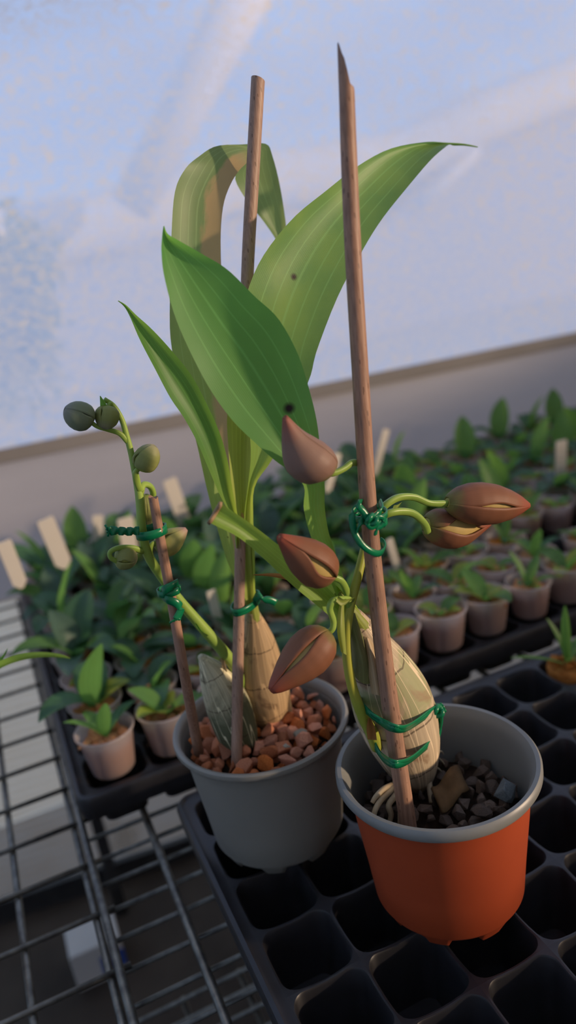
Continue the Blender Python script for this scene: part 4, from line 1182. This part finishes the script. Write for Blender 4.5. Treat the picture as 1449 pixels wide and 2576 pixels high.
# ------------------------------------------------------------------ seedlings in cups
def sleaf(parent, m, L, W, az, lift, droop, base=(0, 0, 0.72), twist=0.0, point=1.0):
    """one seedling leaf: rises, then bends over"""
    rows = []
    n, cu = 10, 5
    p = Vector(base); ang = lift
    d = Vector((math.cos(az), math.sin(az), 0)); side = Vector((-math.sin(az), math.cos(az), 0))
    for i in range(n + 1):
        t = i / n
        w = W * (math.sin(PI * min(1, t * 0.93 + 0.07)) ** (0.75 * point)) * (1 if t < 0.98 else 0.25)
        w = max(w, 0.012)
        dirv = d * math.cos(ang) + Vector((0, 0, 1)) * math.sin(ang)
        nor = -d * math.sin(ang) + Vector((0, 0, 1)) * math.cos(ang)
        row = []
        for j in range(cu):
            u = j / (cu - 1) * 2 - 1
            row.append(p + side * u * w + nor * (abs(u) ** 1.5 * w * 0.35))
        rows.append(row)
        p = p + dirv * (L / n)
        ang -= droop / n
    mb = MB(); mb.grid(rows)
    return mb.build('leaf', m, parent)
def cup_mb():
    mb = MB()
    revolve(mb, [(0.02, 0.0), (0.36, 0.0), (0.385, 0.03), (0.50, 0.80), (0.54, 0.82), (0.54, 0.85), (0.515, 0.855), (0.488, 0.81), (0.372, 0.05), (0.02, 0.04)], 28)
    return mb
def bark_mb(seed, r0=0.45, z=0.66):
    rnd_ = random.Random(seed)
    mb = MB()
    revolve(mb, [(0.02, 0.06), (0.35, 0.06), (r0 - 0.02, z - 0.05), (r0 - 0.06, z), (0.02, z + 0.03)], 18)
    for i in range(20):
        a, q = rnd_.uniform(0, 2 * PI), (r0 - 0.06) * math.sqrt(rnd_.random())
        c = Vector((q * math.cos(a), q * math.sin(a), z + rnd_.uniform(-0.01, 0.06)))
        ax = (rnd_.uniform(0.06, 0.15), rnd_.uniform(0.04, 0.08), rnd_.uniform(0.03, 0.06))
        e = Euler((rnd_.uniform(-0.6, 0.6), rnd_.uniform(-0.6, 0.6), rnd_.uniform(0, 6.28))).to_matrix()
        V = [Vector((x * ax[0] * rnd_.uniform(0.7, 1), y * ax[1] * rnd_.uniform(0.7, 1), w * ax[2] * rnd_.uniform(0.7, 1))) for x in (-1, 1) for y in (-1, 1) for w in (-1, 1)]
        mb.add([c + e @ v for v in V], [(0, 1, 3, 2), (4, 6, 7, 5), (0, 4, 5, 1), (2, 3, 7, 6), (0, 2, 6, 4), (1, 5, 7, 3)])
    return mb
KINDS = {}
def proto(key, leaves, cup=True, seed=0):
    r = empty('potted_seedling', (0, 0, 0))
    if cup: cup_mb().build('cup', M_cup, r)
    bark_mb(seed).build('bark_mix', M_bark, r, smooth=False)
    for (m, L, W, az, lift, droop, tw) in leaves:
        sleaf(r, m, L, W, math.radians(az), math.radians(lift), math.radians(droop), (0.05 * math.cos(math.radians(az)), 0.05 * math.sin(math.radians(az)), 0.68), 0, tw)
    KINDS[key] = [r, 0]
G0, G1, G2, G3 = SEED
proto('big', [(G0, 1.7, 0.36, 20, 70, 70, 1), (G1, 1.5, 0.34, 150, 62, 80, 1), (G0, 1.35, 0.32, 265, 58, 95, 1), (G3, 1.2, 0.30, 80, 80, 40, 1), (G3, 1.3, 0.3, 215, 40, 60, 1)], seed=1)
proto('upright', [(G1, 1.55, 0.36, 60, 82, 25, 1), (G0, 1.2, 0.34, 190, 60, 75, 1), (G0, 1.25, 0.33, 310, 55, 90, 1), (G2, 0.8, 0.26, 120, 45, 60, 1)], seed=2)
proto('paddle', [(G0, 1.15, 0.32, 0, 42, 70, 1), (G0, 1.05, 0.30, 130, 50, 80, 1), (G3, 1.0, 0.30, 240, 38, 60, 1), (G1, 0.8, 0.24, 60, 70, 40, 1)], seed=3)
proto('narrow', [(G1, 0.85, 0.13, 15, 62, 40, 1), (G1, 0.95, 0.14, 110, 75, 20, 1), (G0, 0.8, 0.13, 205, 55, 60, 1), (G1, 0.7, 0.12, 300, 48, 55, 1), (G2, 0.5, 0.11, 250, 35, 40, 1)], seed=4)
proto('small', [(G1, 0.55, 0.17, 10, 48, 60, 1), (G2, 0.5, 0.17, 130, 40, 60, 1), (G1, 0.55, 0.16, 220, 55, 60, 1), (G2, 0.42, 0.14, 310, 42, 50, 1)], seed=5)
proto('lime', [(G2, 0.72, 0.22, 30, 50, 50, 1), (G1, 0.85, 0.24, 140, 45, 60, 1), (G2, 0.6, 0.2, 250, 35, 60, 1), (G1, 0.8, 0.24, 330, 60, 30, 1)], seed=6)
DESC = {'big': 'large dark leafy seedling', 'upright': 'tall upright-leaved seedling', 'paddle': 'dark paddle-leaved seedling', 'narrow': 'narrow-leaved seedling', 'small': 'small low seedling', 'lime': 'yellow-green seedling'}
ORD = ('first', 'second', 'third', 'fourth', 'fifth', 'sixth', 'seventh', 'eighth', 'ninth', 'tenth')
TN = ('tray behind the grey pot', 'tray behind the terracotta pot', 'third rear tray', 'end rear tray')
def place(key, x, y, z, rz, sc, label, group):
    k = KINDS[key]
    src = k[0]
    if k[1] == 0:
        r = src
    else:
        r = src.copy(); COL.objects.link(r)
        for ch in list(src.children):
            c = ch.copy(); COL.objects.link(c); c.parent = r
    k[1] += 1
    r.location = Vector((x, y, z)) * S
    r.rotation_euler = (0, 0, rz)
    r.scale = (sc, sc, sc)
    tag(r, label, 'seedling', group)
    return r
rnd = random.Random(21)
special = {(0, 0, 0): 'narrow', (0, 0, 1): 'lime', (0, 1, 0): 'upright', (0, 1, 1): 'paddle', (0, 1, 2): 'small', (1, 0, 0): 'small', (1, 0, 1): 'small', (1, 0, 2): 'lime', (1, 0, 3): 'narrow', (1, 0, 4): 'lime', (1, 1, 3): 'small', (1, 1, 4): 'narrow', (2, 0, 0): 'lime', (2, 1, 0): 'narrow'}
for t, tx in enumerate(tray_x):
    for row in range(10):
        if t >= 2 and row == 2: continue                       # an empty row across the end trays
        if t == 3 and row < 2: continue
        for c in range(5):
            key = special.get((t, row, c))
            if key is None:
                if t == 0: key = rnd.choice(['big', 'big', 'paddle', 'upright'] if row > 2 else ['paddle', 'upright', 'small'])
                elif t == 1: key = rnd.choice(['paddle', 'upright', 'big', 'paddle'] if row > 2 else ['small', 'lime', 'paddle', 'narrow'])
                else: key = rnd.choice(['paddle', 'upright', 'lime', 'small', 'paddle'] if row > 2 else ['small', 'lime', 'narrow'])
            x = tx + (c + 0.5) * RP + rnd.uniform(-0.03, 0.03)
            y = TY + (row + 0.5) * RP + rnd.uniform(-0.03, 0.03)
            sc = rnd.uniform(0.93, 1.03)
            lab = f'{DESC[key]} in clear cup, row {row + 1} from the front, cup {c + 1} of {TN[t]}'
            lab = f'{DESC[key]}, {ORD[row]} row, {ORD[c]} cup of the {TN[t]}'
            place(key, x, y, -0.07, rnd.uniform(0, 6.28), sc, lab, 'potted seedlings in the trays')

# bare plug in the main tray
r = empty('plug_seedling', (6.5, 3.45, -0.5))
tag(r, 'grassy narrow-leaved seedling sitting in a cell of the empty black tray', 'seedling')
r['_o'] = (0, 0, 0); r.location = Vector((6.42, 3.5, -0.52)) * S
bark_mb(9, 0.40, 0.62).build('bark_mix', M_bark, r, smooth=False)
for (m, L, W, az, lift, droop) in ((G1, 1.55, 0.085, 185, 34, 15), (G1, 1.0, 0.10, 120, 78, 20), (G1, 1.25, 0.09, 60, 80, -20), (G1, 0.9, 0.10, 20, 45, 60), (G0, 0.8, 0.1, 300, 40, 60), (G1, 0.7, 0.09, 250, 55, 40)):
    sleaf(r, m, L, W, math.radians(az), math.radians(lift), math.radians(droop), (0, 0, 0.60), 0, 0.8)
# plant reaching in at the left edge
e0 = at(-360, 1830, 4.0)
r = empty('potted_seedling', (e0.x, e0.y, BZ + 0.2))
tag(r, 'slender green leaf reaching in over the open wire mesh beside the trays', 'seedling')
blade('leaf', [sec((-350, 1815), (-340, 1840), 4.0), sec((-200, 1740), (-190, 1775), 4.0), sec((-50, 1680), (-45, 1712), 3.95), sec((0, 1662), (4, 1680), 3.9), sec((50, 1645), (52, 1662), 3.88), (100, 1640, 101, 1646, 101, 1654, 3.86), sec((150, 1645), (151, 1654), 3.85), sec((176, 1655), (176, 1657), 3.85)], M_leafK, r, 30, 7, 0.04)
blade('leaf', [sec((-350, 1820), (-340, 1840), 4.05), sec((-180, 1760), (-165, 1790), 4.05), sec((-40, 1690), (-20, 1700), 4.05), sec((0, 1655), (6, 1662), 4.05), sec((19, 1631), (20, 1632), 4.05)], M_leafN, r, 20, 7, 0.03)
k0 = Vector((e0.x, e0.y, BZ + 0.17))
for nm, src, m in (('cup', cup_mb(), M_cup), ('bark_mix', bark_mb(12), M_bark)):
    src.v = [v * 1.6 + k0 for v in src.v]
    src.build(nm, m, r, smooth=(nm == 'cup'))
mb = MB(); tube(mb, spline([k0 + Vector((0, 0, 1.0)), k0.lerp(e0, 0.6), at(-345, 1828, 4.02)], 10), [0.08] * 11, 8)
mb.build('stem', M_spike, r)

# ------------------------------------------------------------------ plant tags
TG = 'white plant tags'
def plant_tag(foot, top, Y, wpx, label, lean=0.0):
    A, B = at(foot[0], foot[1], Y), at(top[0], top[1], Y + lean)
    ax = (B - A).normalized()
    side = Vector((1, 0.12, 0)); side = (side - ax * side.dot(ax)).normalized()
    w = wpx / 2 * upx(B)
    th = ax.cross(side) * 0.02
    rows = []
    for t, k in ((0.0, 0.25), (0.12, 0.95), (0.9, 1.0), (0.98, 0.96), (1.0, 0.84)):
        c = A.lerp(B, t)
        rows.append([c - side * w * k - th, c + side * w * k - th, c + side * w * k + th, c - side * w * k + th])
    mb = MB(); mb.grid(rows, True, cap0=True, cap1=True)
    tag(mb.build('plant_tag', M_tagw, origin=A, smooth=False, bevel=0.008), label, 'plant tag', TG)
plant_tag((55, 1480), (8, 1362), 10.6, 38, 'cream tag leaning among the leaves at the open end of the tray')
plant_tag((165, 1430), (112, 1305), 12.2, 44, 'widest cream tag, leaning, behind the green flower stem')
plant_tag((245, 1370), (246, 1296), 14.6, 28, 'short white tag between two leaning cream tags')
plant_tag((330, 1400), (314, 1302), 12.8, 42, 'upright cream tag just behind the upper tie of the green stem')
plant_tag((470, 1330), (425, 1205), 15.0, 38, 'dull tag leaning against the grey lower wall, beside the narrow leaf')
plant_tag((940, 1200), (972, 1080), 13.5, 22, 'tall bright white tag beside the thick stake under the screen')
plant_tag((822, 1240), (850, 1140), 11.5, 24, 'slim tag standing behind the topmost brown bud')
plant_tag((1410, 1250), (1412, 1108), 10.6, 40, 'broad cream tag among the seedlings beyond the empty row')
plant_tag((556, 1590), (530, 1485), 8.3, 26, 'narrow cream tag close to the tall stake, behind the leaning green stem')
plant_tag((1006, 1450), (978, 1356), 8.2, 22, 'cream tag leaning in the cups to the rear of the thick stake')
plant_tag((1090, 1450), (1066, 1392), 8.8, 26, 'clear short tag leaning in a cup under the paired brown buds')
plant_tag((815, 1600), (800, 1480), 7.6, 50, 'wide dim tag behind the lowest brown bud and its stem')

# ------------------------------------------------------------------ light: sky and low sun
w = D.worlds.new('sky'); bpy.context.scene.world = w
w.use_nodes = True
nt = w.node_tree; nt.nodes.clear(); g = N(nt)
out = nt.nodes.new('ShaderNodeOutputWorld')
gen = g.n('ShaderNodeTexCoord').outputs['Generated']
sx = g.n('ShaderNodeSeparateXYZ'); g.l(gen, sx.inputs[0])
cl = g.noise(g.map(gen, (2.2, 2.2, 4.5)), 1.6, 4, 0.55)
cloud = g.ramp(cl, [(0.42, 0.0), (0.70, 1.0)])
elev = g.math('MULTIPLY', g.math('ADD', sx.outputs[2], 0.0), 2.2, True)
blue = g.mix(elev, (0.47, 0.64, 0.94), (0.26, 0.50, 1.0))
col = g.mix(g.math('MULTIPLY', cloud, 0.45), blue, (0.92, 0.92, 0.96))
warm = g.math('MULTIPLY', g.math('SUBTRACT', g.math('SUBTRACT', sx.outputs[0], g.math('MULTIPLY', sx.outputs[1], 0.5)), 0.25), 1.6, True)
col = g.mix(warm, col, (1.0, 0.74, 0.52))
bgn = g.n('ShaderNodeBackground')
g.l(col, bgn.inputs[0]); bgn.inputs[1].default_value = 1.22
g.l(bgn.outputs[0], out.inputs[0])

sl = D.lights.new('low_sun', 'SUN'); sl.energy = 3.8; sl.color = (1.0, 0.74, 0.52); sl.angle = math.radians(2.5)
so = D.objects.new('low_sun', sl); COL.objects.link(so)
so.rotation_euler = Vector((-0.80, 0.58, -0.13)).to_track_quat('-Z', 'Y').to_euler()

# ------------------------------------------------------------------ camera and view
cd = D.cameras.new('camera'); co = D.objects.new('camera', cd); COL.objects.link(co)
co.matrix_world = Matrix.Translation(CAM * S) @ ROT.to_4x4()
cd.sensor_fit = 'VERTICAL'; cd.sensor_height = 36.0
cd.lens = F / 2576 * 36.0
cd.clip_start = 0.01; cd.clip_end = 500
cd.dof.use_dof = True
cd.dof.focus_distance = (at(880, 1500, 0.6) - CAM).dot(ROT @ Vector((0, 0, -1))) * S
cd.dof.aperture_fstop = 4.6
sc = bpy.context.scene
sc.camera = co
sc.view_settings.view_transform = 'Standard'
sc.view_settings.look = 'None'
sc.view_settings.exposure = 0.03
sc.view_settings.gamma = 1.0
sc.view_settings.use_curve_mapping = False
sc.cycles.use_denoising = True
sc.cycles.transparent_max_bounces = 16
for o in D.objects:
    if '_o' in o: del o['_o']
